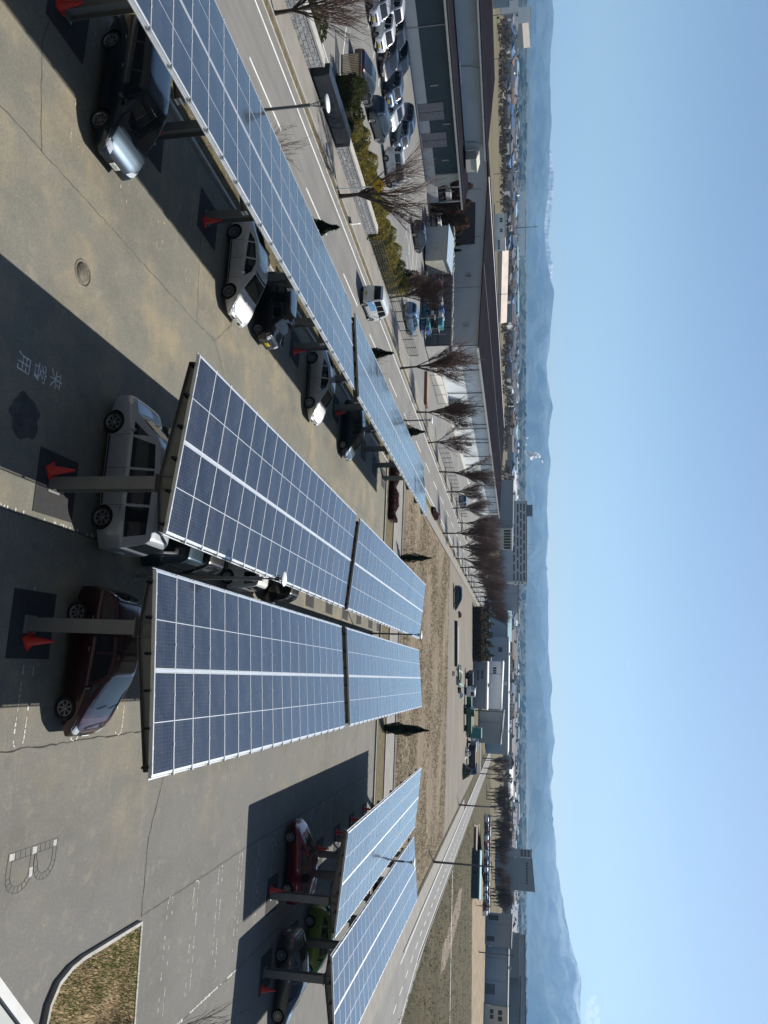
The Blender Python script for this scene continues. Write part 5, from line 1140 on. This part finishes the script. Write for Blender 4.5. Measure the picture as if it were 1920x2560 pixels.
for nm_ in ('factory_hall', 'sorting_hall', 'grey_warehouse', 'works_hall', 'works_hall.001', 'slate_hall', 'slate_hall.001', 'workshop', 'workshop_hall', 'grey_shed'):
    ob = bpy.data.objects.get(nm_)
    if not ob: continue
    wl = [c for c in ob.children if c.name.startswith('wall')][0]; L_ = max(v.co.x for v in wl.data.vertices); H_ = max(v.co.z for v in wl.data.vertices)
    for k in range(int(L_ / 7)):
        x_ = 3.5 + 7 * k; b = MB(); b.tube([(x_, -.12, 0), (x_, -.12, H_ - .3)], .07, 5); b.build('downpipe', TRIM, ob)
        if k % 3 == 1: b = MB(); b.box(x_ + 1, x_ + 4.2, -.10, -.01, 0, min(3.4, H_ * .55)); b.build('shutter_door', (FW['slate'], FR_['grey'], FW['lilac'])[k % 2], ob)
        if k % 2 == 0: b = MB(); b.box(x_ + 2, x_ + 3, 3 + k % 4, 4.2 + k % 4, H_ + .2, H_ + 1.1); b.build('roof_vent', TRIM, ob)
    b = MB(); b.box(-.1, L_ + .1, -.2, -.02, H_ - .35, H_ - .15); b.build('gutter', TRIM, ob)
# antennas and tower
for y in (1337, 1350, 1361, 1371, 1385, 1398, 1433):
    p = onray(1300, y, 474); q = onray(1336, y, 474); b = MB(); b.tube([(0, 0, 0), (0, 0, q.z)], .06, 4); tag(b.build('antenna', TRIM, None, (p.x, p.y, 0)), 'thin antenna mast on the five storey block', 'antenna', 'antenna masts of the five storey block')
def pole(x, y, h, label, arm=1, name='utility_pole', r0=.17):
    r_ = empty(name, (x, y, 0), rnd.uniform(-.2, .2) + .3, label, 'utility pole', 'concrete utility poles'); b = MB(); b.tube([(0, 0, 0), (0, 0, h)], [r0, r0 * .55], 8); b.build('mast', mat('pole_grey', (.10, .09, .085), .8) if not bpy.data.materials.get('pole_grey') else bpy.data.materials['pole_grey'], r_)
    for k in range(arm): b = MB(); b.box(-.8, .8, -.05, .05, h - .4 - .6 * k, h - .3 - .6 * k); b.build('crossarm', DARKST, r_)
pole(25.9, 114.4, 8.6, 'thick dark pole beside the near verge of the right-hand road'); pole(25.0, 159.5, 7.6, 'pole at the road bend beyond the thick dark pole')
pole(8.1, 202.4, 8.5, 'pole between the pale workshop and the dark grey warehouse', 0); pole(25.2, 256, 9.6, 'pole in front of the white roof edge, left one of a pair'); pole(28.4, 242, 8.8, 'pole in front of the white roof edge, right one of a pair')
for i, (x, y) in enumerate(((-291, 303), (-286, 304 - 30), (-237, 315), (-238, 338), (-205, 372), (-178, 392), (-150, 420))): pole(x, y, 11.6, 'slim pole in the paddies above the dark roofs, %s from the left' % od[i], 1)
for i, (px_, py_, D) in enumerate(((1215, 2020, 330), (1213, 2045, 340), (1200, 2390, 260), (1216, 2062, 350))):
    p = onray(1290, py_, D); pole(p.x, p.y, 10.5, 'slim pole beyond the fields right of the road, %s from the left' % od[i], 1)
p = onray(1290, 570, 900); b = MB(); b.tube([(0, 0, 0), (0, 0, 32)], [.7, .25], 6); b.box(-1, 1, -.1, .1, 28, 28.6); tag(b.build('radio_mast', DARKST, None, (p.x, p.y, 0)), 'tall thin mast standing against the blue mountains', 'radio mast')
# wires along the poles
b = MB()
for (a, c, h1, h2) in (((25.9, 114.4), (25.0, 159.5), 8.3, 7.4), ((25.0, 159.5), (28.4, 242), 7.4, 8.5), ((28.4, 242), (25.2, 256), 8.5, 9.4), ((25.2, 256), (8.1, 202.4), 9.3, 8.3)):
    pts = [(a[0] + (c[0] - a[0]) * t, a[1] + (c[1] - a[1]) * t, h1 + (h2 - h1) * t - 1.1 * 4 * t * (1 - t)) for t in [i / 8 for i in range(9)]]; b.tube(pts, .02, 3)
tag(b.build('overhead_wire', DARKTRIM), 'thin overhead wire strung between the poles on the right', 'wire')

# ------------------------------------------------------------------ vehicles and stores on the dirt yard
def truck(x, y, rz, L, cabc, bedc, label, boxh=1.9, z=0):
    r_ = empty('truck', (x, y, z), R(rz), label, 'truck', 'trucks and machines on the dirt yard'); w_ = 1.1
    b = MB(); b.add([(L / 2 - 1.7, -w_, .5), (L / 2, -w_, .5), (L / 2, -w_, 1.4), (L / 2 - .35, -w_, 2.3), (L / 2 - 1.7, -w_, 2.35), (L / 2 - 1.7, w_, .5), (L / 2, w_, .5), (L / 2, w_, 1.4), (L / 2 - .35, w_, 2.3), (L / 2 - 1.7, w_, 2.35)],
        [(0, 1, 2, 3, 4), (9, 8, 7, 6, 5), (0, 5, 6, 1), (1, 6, 7, 2), (2, 7, 8, 3), (3, 8, 9, 4), (4, 9, 5, 0)]); b.build('cab', cabc, r_)
    b = MB(); b.add([(L / 2 - .02, -w_ + .12, 1.45), (L / 2 - .02, w_ - .12, 1.45), (L / 2 - .33, w_ - .15, 2.2), (L / 2 - .33, -w_ + .15, 2.2)], [(0, 1, 2, 3)]); b.v = [(v[0] + .03, v[1], v[2]) for v in b.v]; b.build('windscreen', GLASS, r_)
    for s in (-1, 1): b = MB(); b.box(L / 2 - 1.4, L / 2 - .5, s * (w_ + .01) - .01, s * (w_ + .01) + .01, 1.4, 2.1); b.build('side_window', GLASS, r_)
    b = MB(); b.box(-L / 2, L / 2 - 1.8, -w_ - .05, w_ + .05, .75, .75 + boxh); b.build('load_bed', bedc, r_)
    b = MB(); b.box(-L / 2, L / 2 - .3, -.45, .45, .45, .75); b.build('chassis', DARKST, r_)
    for xx in (-L / 2 + .9, L / 2 - .9):
        for s in (-1, 1): b = MB(); b.lathe([(0, -.13), (.42, -.13), (.45, 0), (.42, .13), (0, .13)], 14, 0, Matrix.Translation((xx, s * .95, .45)) @ Matrix.Rotation(R(90), 4, 'X')); b.build('wheel', TYRE, r_)
TEAL = mat('truck_teal', (.03, .16, .15), .4); TGREEN = mat('truck_green', (.02, .09, .05), .5); TWHITE = FW['white']; TBLUE = mat('truck_blue', (.03, .09, .22), .4); RUST = LOADG[3]
truck(.9, 173.5, 20, 5.2, RUST, DARKST, 'rust-red and dark truck beside the curved green pipes', 1.0)
truck(4.6, 172.0, 200, 5.6, TWHITE, TGREEN, 'truck with a dark green bed, left of two on the dirt yard', .8)
truck(8.9, 171.3, 195, 5.6, TGREEN, TGREEN, 'darker all green truck right of the green-bedded one', .9)
truck(12.3, 183, 90, 6.2, TEAL, TEAL, 'teal box truck seen from behind', 2.6)
truck(15.6, 184, 90, 5.0, TWHITE, mat('truck_grey', (.2, .2, .22), .6), 'grey truck facing away between the teal truck and the rubbish pile', 1.4)
truck(18.5, 182, 30, 6.5, TBLUE, LOADS[2], 'blue flatbed truck with a dark load at the right side of the dirt yard', 1.3)
truck(-5.0, 246, 0, 6.0, TBLUE, FW['grey'], 'grey box truck with a blue cab parked by the grey-blue hall', 2.4)
add_car(WAGON, -14.7, 138.6, 12, C['navy'], 'dark blue car alone at the edge of the dry field', group=None)
for i, (x, y) in enumerate(((13.8, 196), (14.2, 200), (14.0, 204), (17.2, 205))): add_car(HATCH, x, y, 20, C[('white', 'silver', 'black', 'grey')[i]], '%s small car parked by the dark grey warehouse' % ('white', 'silver', 'black', 'dark grey')[i], group='cars parked by the grey warehouse')
b = MB()
for k in range(9): b.tube([(-10.6, 141.4 + .35 * (k % 5), .15 + .3 * (k // 5)), (-2.2, 143.2 + .35 * (k % 5), .15 + .3 * (k // 5))], .14, 8)
tag(b.build('pipe_stack', DARKST), 'long low stack of dark pipes on the dirt yard', 'pipe stack')
b = MB(); b.tube([(-9.8, 145.4, .3), (-3, 146.6, .3), (-1.6, 148, .35), (-1.2, 156, .4)], .18, 8); tag(b.build('curved_pipe', WHITEP), 'white curved pipe lying behind the stack of dark pipes', 'pipe')
b = MB()
for k in range(3): b.tube([(-2.6, 147 + 3 * k, .4), (-.4, 147.4 + 3 * k, .5), (1.0, 149 + 3 * k, .5), (1.6, 154 + 3 * k, .5)], .2, 8)
tag(b.build('green_pipes', mat('pipe_green', (.05, .15, .09), .5)), 'bundle of curved green pipes on the dirt yard', 'pipe bundle')
for i, (x, y, s) in enumerate(((.5, 148.5, .8), (2.3, 152, .6), (-.8, 139, .5), (3.4, 158, .7), (-12.5, 150, .6))):
    b = MB(); b.box(-s, s, -s * .6, s * .6, 0, s * .7); b.box(-s * .7, s * .5, -s * .4, s * .5, s * .7, s * 1.1); tag(b.build('crate_pile', LOADG[(i * 2) % 5], None, (x, y, 0), (0, 0, i)), 'small pile of crates on the dirt yard, %s of five' % od[i], 'crate pile', 'crate piles on the dirt yard')
def heap(x, y, rx, ry, h, m, label, name='heap', n=14, seed=1, z=0):
    r = random.Random(seed); b = MB(); vs = [(0, 0, h)]; fs = []
    for i in range(1, 6):
        for k in range(n): a = 2 * math.pi * k / n; t = i / 5; q = r.uniform(.85, 1.15); vs.append((rx * t * math.cos(a) * q, ry * t * math.sin(a) * q, max(0, h * (1 - t ** 1.4) * r.uniform(.75, 1.2)) if i < 5 else -.05))
    for k in range(n): fs.append((0, 1 + k, 1 + (k + 1) % n))
    for i in range(4):
        for k in range(n): a = 1 + i * n + k; c = 1 + i * n + (k + 1) % n; fs.append((a, a + n, c + n, c))
    b.add(vs, fs); tag(b.build(name, m, None, (x, y, z)), label, name.replace('_', ' '))
heap(19.6, 169, 1.8, 1.6, 1.9, mat('brush_pile', (.05, .05, .03), .95, 0, .4, 1), 'dark brush pile at the right end of the dirt yard', 'brush_pile', seed=3)
heap(16.4, 176, 1.6, 1.4, 1.2, mat('rubble', (.38, .35, .31), .95, 0, .4, 1.5), 'pale rubble heap among the trucks', 'rubble_heap', seed=5)
hedge('hedge', [(-18.6, 196.8), (-4.6, 199.6)], 3.0, 3.2, BRUSH, 9000, 'long brown hedge at the back of the dry field', size=.16, core=(.03, .03, .015), seed=22)
hedge('conifer_row', [(-18.8, 203.5), (-4.9, 205)], 2.2, 4.4, SHRUB, 6000, 'row of dark green bushes behind the brown hedge', 'bushes', .2, (.02, .025, .012), seed=23)

# simplified car for the far car parks
def far_car_mesh(D):
    me = bpy.data.meshes.new('far_car'); bm = bmesh.new(); mats_ = [PAINTSLOT, DARKTRIM]
    def addm(m_, T=None):
        i0 = len(bm.verts); b2 = bmesh.new(); b2.from_mesh(m_)
        if T: b2.transform(T)
        tmp = bpy.data.meshes.new('t'); b2.to_mesh(tmp); b2.free(); nf = len(bm.faces); bm.from_mesh(tmp); bm.faces.ensure_lookup_table()
        for f in bm.faces[nf:]:
            mm = m_.materials[f.material_index]
            if mm not in mats_: mats_.append(mm)
            f.material_index = mats_.index(mm)
        bpy.data.meshes.remove(tmp)
    addm(D['body'])
    for nm, m_ in D['parts']:
        if nm in ('side_window', 'windscreen', 'rear_window', 'tail_light', 'headlight'): addm(m_)
    for sx in (-1, 1):
        for sy in (-1, 1): addm(D['tyre'], Matrix.Translation((sx * D['wb'] / 2, sy * (D['Wh'] - .115), D['r'])) @ Matrix.Rotation(R(-90 * sy), 4, 'X'))
    bm.to_mesh(me); bm.free()
    for m_ in mats_: me.materials.append(m_)
    return me
FC = [far_car_mesh(HATCH), far_car_mesh(KVAN), far_car_mesh(WAGON)]
def far_car(x, y, rz, i, group, label, z=0):
    o = put('distant_car', FC[i % 3], None, (x, y, z), (0, 0, rz)); k = ('white', 'silver', 'steelblue', 'black', 'white', 'navy', 'crimson')[rnd.randint(0, 6)]; slotmat(o, C[k]); tag(o, label, 'car', group)
for i in range(46):
    y = 2050 + i * 5.2 + rnd.uniform(-1, 1); p = onray(1290, y, 282 + (i % 3) * 9); far_car(p.x, p.y, rnd.choice((0, 1.57)) + .2, i, 'distant cars before the brown trees', 'distant parked car in the glittering row beyond the green hall')
for i in range(9):
    p = onray(1290, 1505 + i * 11, 262); far_car(p.x, p.y, .2, i, 'distant cars behind the hedge', 'distant parked car behind the long brown hedge and before the grey-blue hall')
for i in range(18):
    p = onray(1290, 1085 + i * 7.5, 372 + 6 * (i % 2)); far_car(p.x, p.y, 1.4, i, 'distant cars behind the roof', 'distant parked car showing just above the far end of the long dark roof')
# far brown trees right of the road, each one standing singly
FT = [bare_tree_mesh(s, 9.0, .2, .40, 7, 5, 4, 3, .16, 2.6) for s in (51, 52)]
for i in range(44):
    y = 1985 + (i * 137 % 290); D = 300 + (i * 53 % 150); p = onray(1290, y, D)
    r_ = empty('brown_tree', (p.x, p.y, 0), i, 'leafless brown tree in the loose wood behind the far car row, right of the road', 'tree', 'leafless trees right of the road'); s = rnd.uniform(.75, 1.15); r_.scale = (s * 1.15, s * 1.15, s); put('trunk', FT[i % 2][0], r_); put('crown', FT[i % 2][1], r_)
for i, (y, D) in enumerate(((2273, 238), (1925, 262), (1950, 300), (1975, 330))):
    p = onray(1290, y, D); r_ = empty('brown_tree', (p.x, p.y, 0), i * 2, ('lone small bare tree in the field right of the green hall', 'bare tree before the white roof edge, next to the pair of poles', 'bare tree just right of the one by the pair of poles', 'bare tree at the left end of the loose brown wood')[i], 'tree'); s = (.5, .9, .9, 1)[i]; r_.scale = (s, s, s); put('trunk', FT[i % 2][0], r_); put('crown', FT[i % 2][1], r_)

# ------------------------------------------------------------------ the town on the plain
def house_mesh(w_, d, h, rr, wall, roof, win=True, hip=False):
    W_ = MB(); W_.box(-w_ / 2, w_ / 2, -d / 2, d / 2, 0, h); W_.add([(-w_ / 2, -d / 2, h), (-w_ / 2, d / 2, h), (-w_ / 2, 0, h + rr - .1), (w_ / 2, -d / 2, h), (w_ / 2, d / 2, h), (w_ / 2, 0, h + rr - .1)], [(0, 2, 1), (3, 4, 5)])
    if win:
        for k in range(3):
            for z in ((1, 2.2), (3.6, 4.8)):
                if z[1] < h: x = -w_ / 2 + w_ * (k + .3) / 3; W_.box(x, x + w_ * .15, -d / 2 - .05, -d / 2 - .01, z[0], z[1], 1)
    Q = MB(); e = .5; i_ = w_ * .22 if hip else 0
    slab(Q, [(-w_ / 2 - e, -d / 2 - e, h - .1), (w_ / 2 + e, -d / 2 - e, h - .1), (w_ / 2 + e - i_, 0, h + rr), (-w_ / 2 - e + i_, 0, h + rr)], .2)
    slab(Q, [(w_ / 2 + e, d / 2 + e, h - .1), (-w_ / 2 - e, d / 2 + e, h - .1), (-w_ / 2 - e + i_, 0, h + rr), (w_ / 2 + e - i_, 0, h + rr)], .2)
    return W_.mesh('wall', [wall, WIN]), Q.mesh('roof', roof)
HV = [(house_mesh(10, 8, 5.6, 2.2, FW['white'], FR_['dark']), 'white walled house with a dark pitched roof'), (house_mesh(11, 8, 5.4, 2.0, FW['cream'], FR_['brown'], True, True), 'cream house with a brown hipped roof'),
      (house_mesh(9, 8, 5.8, 1.8, FW['grey'], FR_['grey']), 'grey house with a pale grey roof'), (house_mesh(12, 9, 5.2, 2.4, FW['tan'], FR_['blue'], True, True), 'tan house with a blue tiled roof'),
      (house_mesh(26, 12, 4.6, 1.4, FW['white'], FR_['white'], False), 'long white-roofed greenhouse or shed'), (house_mesh(30, 16, 7.5, 2, FW['grey'], FR_['teal'], False), 'large shed with a teal roof'), (house_mesh(18, 11, 9.5, .8, FW['white'], FR_['grey']), 'pale three storey block of flats')]
hr = random.Random(5); cnt = 0
while cnt < 292:
    y = hr.uniform(-60, 2620); k = hr.random()
    x = 1266 + 31 * k ** .8
    v_, dn = ray(x, y); D = HC * v_.length / dn
    if D > 3600: D = hr.uniform(1500, 3600)
    if 820 < y < 1200 and D < 560: continue
    if y < 1000 and D < 600: continue
    if y > 1000 and D < 520: continue
    p = onray(1290, y, D); i = hr.choice((0, 0, 1, 2, 2, 3, 0, 1, 4, 5, 6)) if D > 800 else hr.choice((0, 1, 2, 3, 0, 2))
    (wm, rm), lb = HV[i]; r_ = empty('town_house', (p.x, p.y, 0), hr.choice((0, 1.57, .3, -.4)) + hr.uniform(-.1, .1), lb + ' in the hazy town below the mountains', 'town building', 'distant town: ' + lb)
    s = hr.uniform(.85, 1.2); r_.scale = (s, s, s); put('wall', wm, r_); put('roof', rm, r_); cnt += 1
# woods and scrub between the houses
def clumps(name, n, D0, D1, size, m, label, y0=-80, y1=2640, seed=3, h=5):
    r = random.Random(seed); b = MB()
    for i in range(n):
        D = D0 * (D1 / D0) ** r.random(); p = onray(1290, r.uniform(y0, y1), D); s = size * r.uniform(.5, 1.3) * (1 + D / 4000); hh = h * r.uniform(.5, 1.2) * (1 + D / 6000)
        n_ = 7; vs = []
        for j in range(3):
            rr = (1, .85, .35)[j] * s
            for k in range(n_): a = 2 * math.pi * k / n_ + j; q = r.uniform(.7, 1.25); vs.append((p.x + rr * q * math.cos(a), p.y + rr * q * math.sin(a), (0, .55, .95)[j] * hh * r.uniform(.85, 1.15)))
        fs = [(j * n_ + k, j * n_ + (k + 1) % n_, (j + 1) * n_ + (k + 1) % n_, (j + 1) * n_ + k) for j in range(2) for k in range(n_)] + [tuple(2 * n_ + k for k in range(n_))]
        b.add(vs, fs)
    tag(b.build(name, m), label, 'woodland', kind='stuff')
def scrub(name, n, D0, D1, size, m, label, seed, h, per=34):
    r = random.Random(seed); b = MB()
    for i in range(n):
        D = D0 * (D1 / D0) ** r.random(); p = onray(1290, r.uniform(-80, 2640), D); s = size * r.uniform(.5, 1.3) * (1 + D / 4000); hh = h * r.uniform(.5, 1.2) * (1 + D / 6000); k = int(per * (1 if D < 1500 else .6))
        for q in range(k):
            a = r.uniform(0, 6.28); u = r.random() ** .6; z = r.random(); w_ = s * u * (1 - .75 * z ** 1.6)
            leaves(b, r, (p.x + w_ * math.cos(a), p.y + w_ * math.sin(a), .3 + z * hh), .16 * (s + hh) * (1 if D < 1500 else 1.4))
    tag(b.build(name, m), label, 'woodland', kind='stuff')
scrub('town_trees', 2000, 480, 3600, 3.6, leafmat('far_scrub', (.05, .040, .030), (.14, .11, .085)), 'bare brown garden trees and scrub between the houses of the town', 3, 4.2)
scrub('town_evergreens', 500, 900, 4200, 4.0, leafmat('far_evergreen', (.010, .018, .012), (.045, .060, .035)), 'dark evergreen groves between the houses of the town', 9, 6.5)
hb = MB(); hm = [mat('town_wall_pale', (.46, .46, .45), .85), FR_['dark'], mat('town_wall_tan', (.33, .29, .23), .85), FR_['brown'], FW['grey'], FR_['grey'], FR_['blue'], FR_['white']]; hr2 = random.Random(31)
for i in range(1100):
    D = 620 * (4600 / 620) ** hr2.random(); p = onray(1290, hr2.uniform(-80, 2640), D); w_ = hr2.uniform(4, 8); d_ = hr2.uniform(3.5, 5); h_ = hr2.choice((3.2, 5.6, 5.8)); wi = hr2.choice((0, 2, 4, 4, 4)); ri = hr2.choice((1, 1, 1, 3, 3, 5, 6, 6, 1))
    if hr2.random() < .05: w_ *= 2.5; d_ *= 1.6; ri = hr2.choice((7, 5, 5))
    M_ = Matrix.Translation((p.x, p.y, 0)) @ Matrix.Rotation(hr2.choice((0, 1.57, .3, -.4)), 4, 'Z'); hb.box(-w_, w_, -d_, d_, 0, h_, wi, M_)
    rr = h_ + d_ * .42
    hb.add([M_ @ Vector(v) for v in ((-w_ - .4, -d_ - .5, h_), (w_ + .4, -d_ - .5, h_), (w_ + .4, 0, rr), (-w_ - .4, 0, rr), (-w_ - .4, d_ + .5, h_), (w_ + .4, d_ + .5, h_))], [(0, 1, 2, 3), (3, 2, 5, 4), (0, 3, 4), (1, 5, 2)], ri)
tag(hb.build('town_houses', hm), 'countless small houses filling the hazy town between the nearer ones', 'houses', kind='stuff')
clumps('riverside_wood', 2200, 3900, 6500, 32, mat('far_wood', (.022, .034, .030), .95, 0, .3, .02), 'dark wooded belt along the far edge of the plain', seed=10, h=22)
def gp(*pts): return [at(*q) for q in pts]
REED = mat('dry_reeds', (.22, .165, .10), .98, 0, .35, .35, bmp=.5)
sheet('reed_strip', gp((1180, 2250), (1213, 2230), (1214, 2640), (1178, 2640)), .02, REED)
sheet('reed_strip', gp((1182, 2060), (1196, 2060), (1213, 2235), (1200, 2256), (1199, 2060)), .015, REED)
SOIL2 = mat('bare_soil', (.155, .118, .08), .98, 0, .25, .3)
sheet('bare_soil', gp((1156, 2215), (1147, 2225), (1128, 2300), (1106, 2370), (1100, 2440), (1112, 2420), (1130, 2360), (1150, 2280)), .015, SOIL2)
sheet('bare_soil', gp((1184, 2060), (1196, 2062), (1192, 2140), (1183, 2140)), .03, SOIL2)
BRUSH2 = mat('dark_verge_growth', (.10, .078, .042), .98, 0, .45, .5, bmp=.8)

# ------------------------------------------------------------------ mountains
def snow_mat(name, rock, snowz0, snowz1, amt):
    m, t, p = base(name, rock, .95, 0, .1); s = sep(t)
    h = nd(t, 'MapRange'); t.links.new(s[2], h.inputs[0]); h.inputs[1].default_value = snowz0; h.inputs[2].default_value = snowz1
    rib = ramp(t, noise(t, .0011, 8, .68, None, .6), .46, .60)
    f = mathn(t, 'MULTIPLY', mathn(t, 'MULTIPLY', h.outputs[0], rib), amt)
    c = mixc(t, ramp(t, noise(t, .0022, 7, .7), .42, .58), tuple(q * 1.5 for q in rock), tuple(q * .3 for q in rock))  # light and dark noise in the rock colour imitates sunlit and shaded relief
    t.links.new(mixc(t, f, c, (.80, .82, .85)), p.inputs['Base Color']); return m
def ridge(name, pts, D, depth, m, seed, rough=.10, flat=0.35):
    """pts: (photo row, photo column) of the skyline of a range standing D metres away"""
    from mathutils import noise as mn
    n = 420; k = 26; y0 = pts[0][0]; y1 = pts[-1][0]; vs = []; fs = []
    for i in range(n + 1):
        y = y0 + (y1 - y0) * i / n; x = interp(pts, y); top = onray(x, y, D); dirv = Vector(top.xy).normalized(); jag = 1 + .035 * mn.noise(Vector((i * .11, seed, 0))) + .02 * mn.noise(Vector((i * .4, seed, 3)))
        for j in range(k + 1):
            t = j / k * 1.35; DD = D - depth + depth * t
            q = dirv * DD; prof = (t ** 1.25 if t <= 1 else max(0, 1 - (t - 1) * 1.6)); hgt = top.z * jag * prof
            nz = mn.fractal(Vector((q.x, q.y, seed * 500)) * (5.5 / depth), 1.0, 2.1, 6); rg = abs(mn.noise(Vector((q.x, q.y, seed * 90)) * (9 / depth)))
            hgt += top.z * rough * (nz * .8 + .8 * (.35 - rg)) * math.sin(min(1, t) * math.pi) ** .8
            vs.append((q.x, q.y, max(-5, hgt)))
    for i in range(n):
        for j in range(k): a = i * (k + 1) + j; fs.append((a, a + k + 1, a + k + 2, a + 1))
    b = MB(); b.add(vs, fs, 0, True); return tag(b.build(name, m), kind='structure')
ridge('low_hills', [(-300, 1322), (0, 1322), (300, 1327), (420, 1324), (640, 1318), (800, 1320), (915, 1316), (1040, 1311), (1200, 1318), (1400, 1316), (1700, 1310), (1900, 1316), (1990, 1324), (2060, 1321), (2120, 1322), (2300, 1312), (2900, 1310)], 7000, 1200, mat('wooded_hill', (.030, .042, .036), .95, 0, .5, .006), 1, .25)
ridge('front_mountains', [(1380, 1312), (1440, 1320), (1478, 1342), (1529, 1352), (1600, 1350), (1650, 1338), (1700, 1352), (1760, 1358), (1802, 1365), (1860, 1368), (1916, 1372), (1970, 1360), (2000, 1364), (2034, 1369), (2088, 1361), (2130, 1345), (2200, 1325), (2300, 1312)], 9800, 2700, snow_mat('forest_ridge', (.028, .040, .042), 330, 750, .30), 2, .42)
ridge('mountains', [(-500, 1384), (-200, 1392), (0, 1382), (38, 1386), (89, 1382), (127, 1376), (203, 1375), (304, 1381), (380, 1375), (440, 1372), (480, 1372), (520, 1366), (565, 1362), (620, 1365), (680, 1374), (734, 1386), (780, 1381), (858, 1375), (914, 1367), (952, 1372), (1020, 1383), (1053, 1375), (1104, 1371), (1154, 1377), (1205, 1372), (1276, 1368), (1340, 1372), (1415, 1366), (1478, 1371), (1580, 1373), (1640, 1368), (1689, 1377), (1714, 1382), (1777, 1378), (1853, 1388), (1904, 1380), (1930, 1385), (1967, 1377), (2006, 1382), (2034, 1380), (2111, 1390), (2169, 1393), (2253, 1410), (2294, 1412), (2340, 1425), (2366, 1434), (2420, 1445), (2446, 1450), (2490, 1452), (2560, 1457), (2700, 1450), (2950, 1430)], 13200, 4200, snow_mat('snowy_range', (.040, .052, .052), 350, 1000, .60), 3, .38)
ridge('snow_peaks', [(330, 1366), (380, 1378), (430, 1386), (480, 1384), (540, 1378), (600, 1372), (660, 1384), (700, 1380), (760, 1370)], 14300, 1500, snow_mat('snow_peak', (.30, .32, .34), 300, 900, .35), 4, .12)

# ------------------------------------------------------------------ steam and clouds
def puffs(name, spots, m, label, cat, seed, kind=None):
    r = random.Random(seed); b = MB()
    for (c, s) in spots:
        bm = bmesh.new(); bmesh.ops.create_icosphere(bm, subdivisions=2, radius=s)
        for v in bm.verts: v.co = Vector(c) + Vector((v.co.x, v.co.y, v.co.z * .8)) * r.uniform(.82, 1.15)
        bm.verts.index_update(); bm.normal_update(); b.add([v.co.copy() for v in bm.verts], [tuple(v.index for v in f.verts) for f in bm.faces if f.normal.dot(sv) < .25 or cat != 'steam plume'], 0, True); bm.free()
    tag(b.build(name, m), label, cat, kind=kind)
def vol_mat(name, dens, col=(.95, .96, .98)):
    m = bpy.data.materials.new(name); m.use_nodes = True; t = m.node_tree; t.nodes.remove(t.nodes['Principled BSDF']); v = nd(t, 'VolumePrincipled'); v.inputs['Color'].default_value = (*col, 1); v.inputs['Density'].default_value = dens
    t.links.new(v.outputs[0], t.nodes['Material Output'].inputs['Volume']); return m
def cloud_mat(name, col, tr):
    m, t, p = base(name, col, 1, 0, 0); tl = nd(t, 'BsdfTranslucent'); tl.inputs[0].default_value = (*col, 1); mx_ = nd(t, 'MixShader'); mx_.inputs[0].default_value = tr
    t.links.new(p.outputs[0], mx_.inputs[1]); t.links.new(tl.outputs[0], mx_.inputs[2]); t.links.new(mx_.outputs[0], t.nodes['Material Output'].inputs['Surface']); return m
STM = cloud_mat('steam_white', (.9, .9, .92), .6)
r = random.Random(4); sp = []
for i, (x, y, s) in enumerate(((1314, 1131, 10), (1319, 1135, 13), (1324, 1133, 16), (1328, 1138, 19), (1331, 1144, 20), (1326, 1140, 12), (1336, 1137, 15), (1340, 1136, 14), (1346, 1139, 14), (1349, 1143, 9), (1341, 1142, 10), (1356, 1154, 8), (1318, 1096, 5), (1316, 1112, 5))):
    sp.append((onray(x, y, 2600), s * .5)); sp.append((onray(x + r.uniform(-3, 3), y + r.uniform(-3, 3), 2600), s * .34))
puffs('steam_plume', sp, STM, 'small white steam plume rising from the town before the mountains', 'steam plume', 4)
r = random.Random(8); sp = []
for i in range(26):
    y = 2494 + i * 6.2; e = min(1, (y - 2470) / 60); x = 1482 + (10, -9, 2, -14, 13)[i % 5] * e; sp.append((onray(x, y, 21000), (95, 120, 80, 105, 70)[i % 5] * (.4 + .6 * e)))
puffs('cloud', sp, vol_mat('cloud_white', .0042, (1, 1, 1)), 'small white cumulus cloud above the right-hand mountain', 'cloud', 8)
for i, (x, y) in enumerate(((1458, 2391), (1514, 2508), (1571, 1660), (1542, 1950))):
    p = onray(x, y, 21000); puffs('wisp_and_lens_spot', [(p + Vector((a * 60, 0, r.uniform(-15, 15))), 32 - 4 * abs(a)) for a in range(-2, 3)], bpy.data.materials['cloud_white'], ('tiny wisp of cloud just above the right mountain slope', 'tiny wisp of cloud beside the white cumulus', 'round pale puff standing in for a lens reflection, high above the middle of the range', 'narrow wisp of cloud over the dip right of the middle')[i], 'cloud wisp', i)  # the round puff stands in for a lens reflection; the others are cloud

bpy.data.materials['cloud_white'].node_tree.nodes['Principled Volume'].inputs['Anisotropy'].default_value = .45
# ------------------------------------------------------------------ haze
b = MB(); b.box(-17500, 17500, -400, 17500, -1.05, 1330)
hz_ = b.build('haze', vol_mat('haze_air', 5.2e-5, (.32, .62, 1.0))); tag(hz_, 'thin blue haze over the plain', 'haze', kind='stuff')
hz_.data.materials[0].node_tree.nodes['Principled Volume'].inputs['Anisotropy'].default_value = .25

print('TOP', max((o.matrix_world @ v.co).z for o in bpy.data.objects if o.name.startswith(('mountains','snow_peaks','front_m')) for v in o.data.vertices))
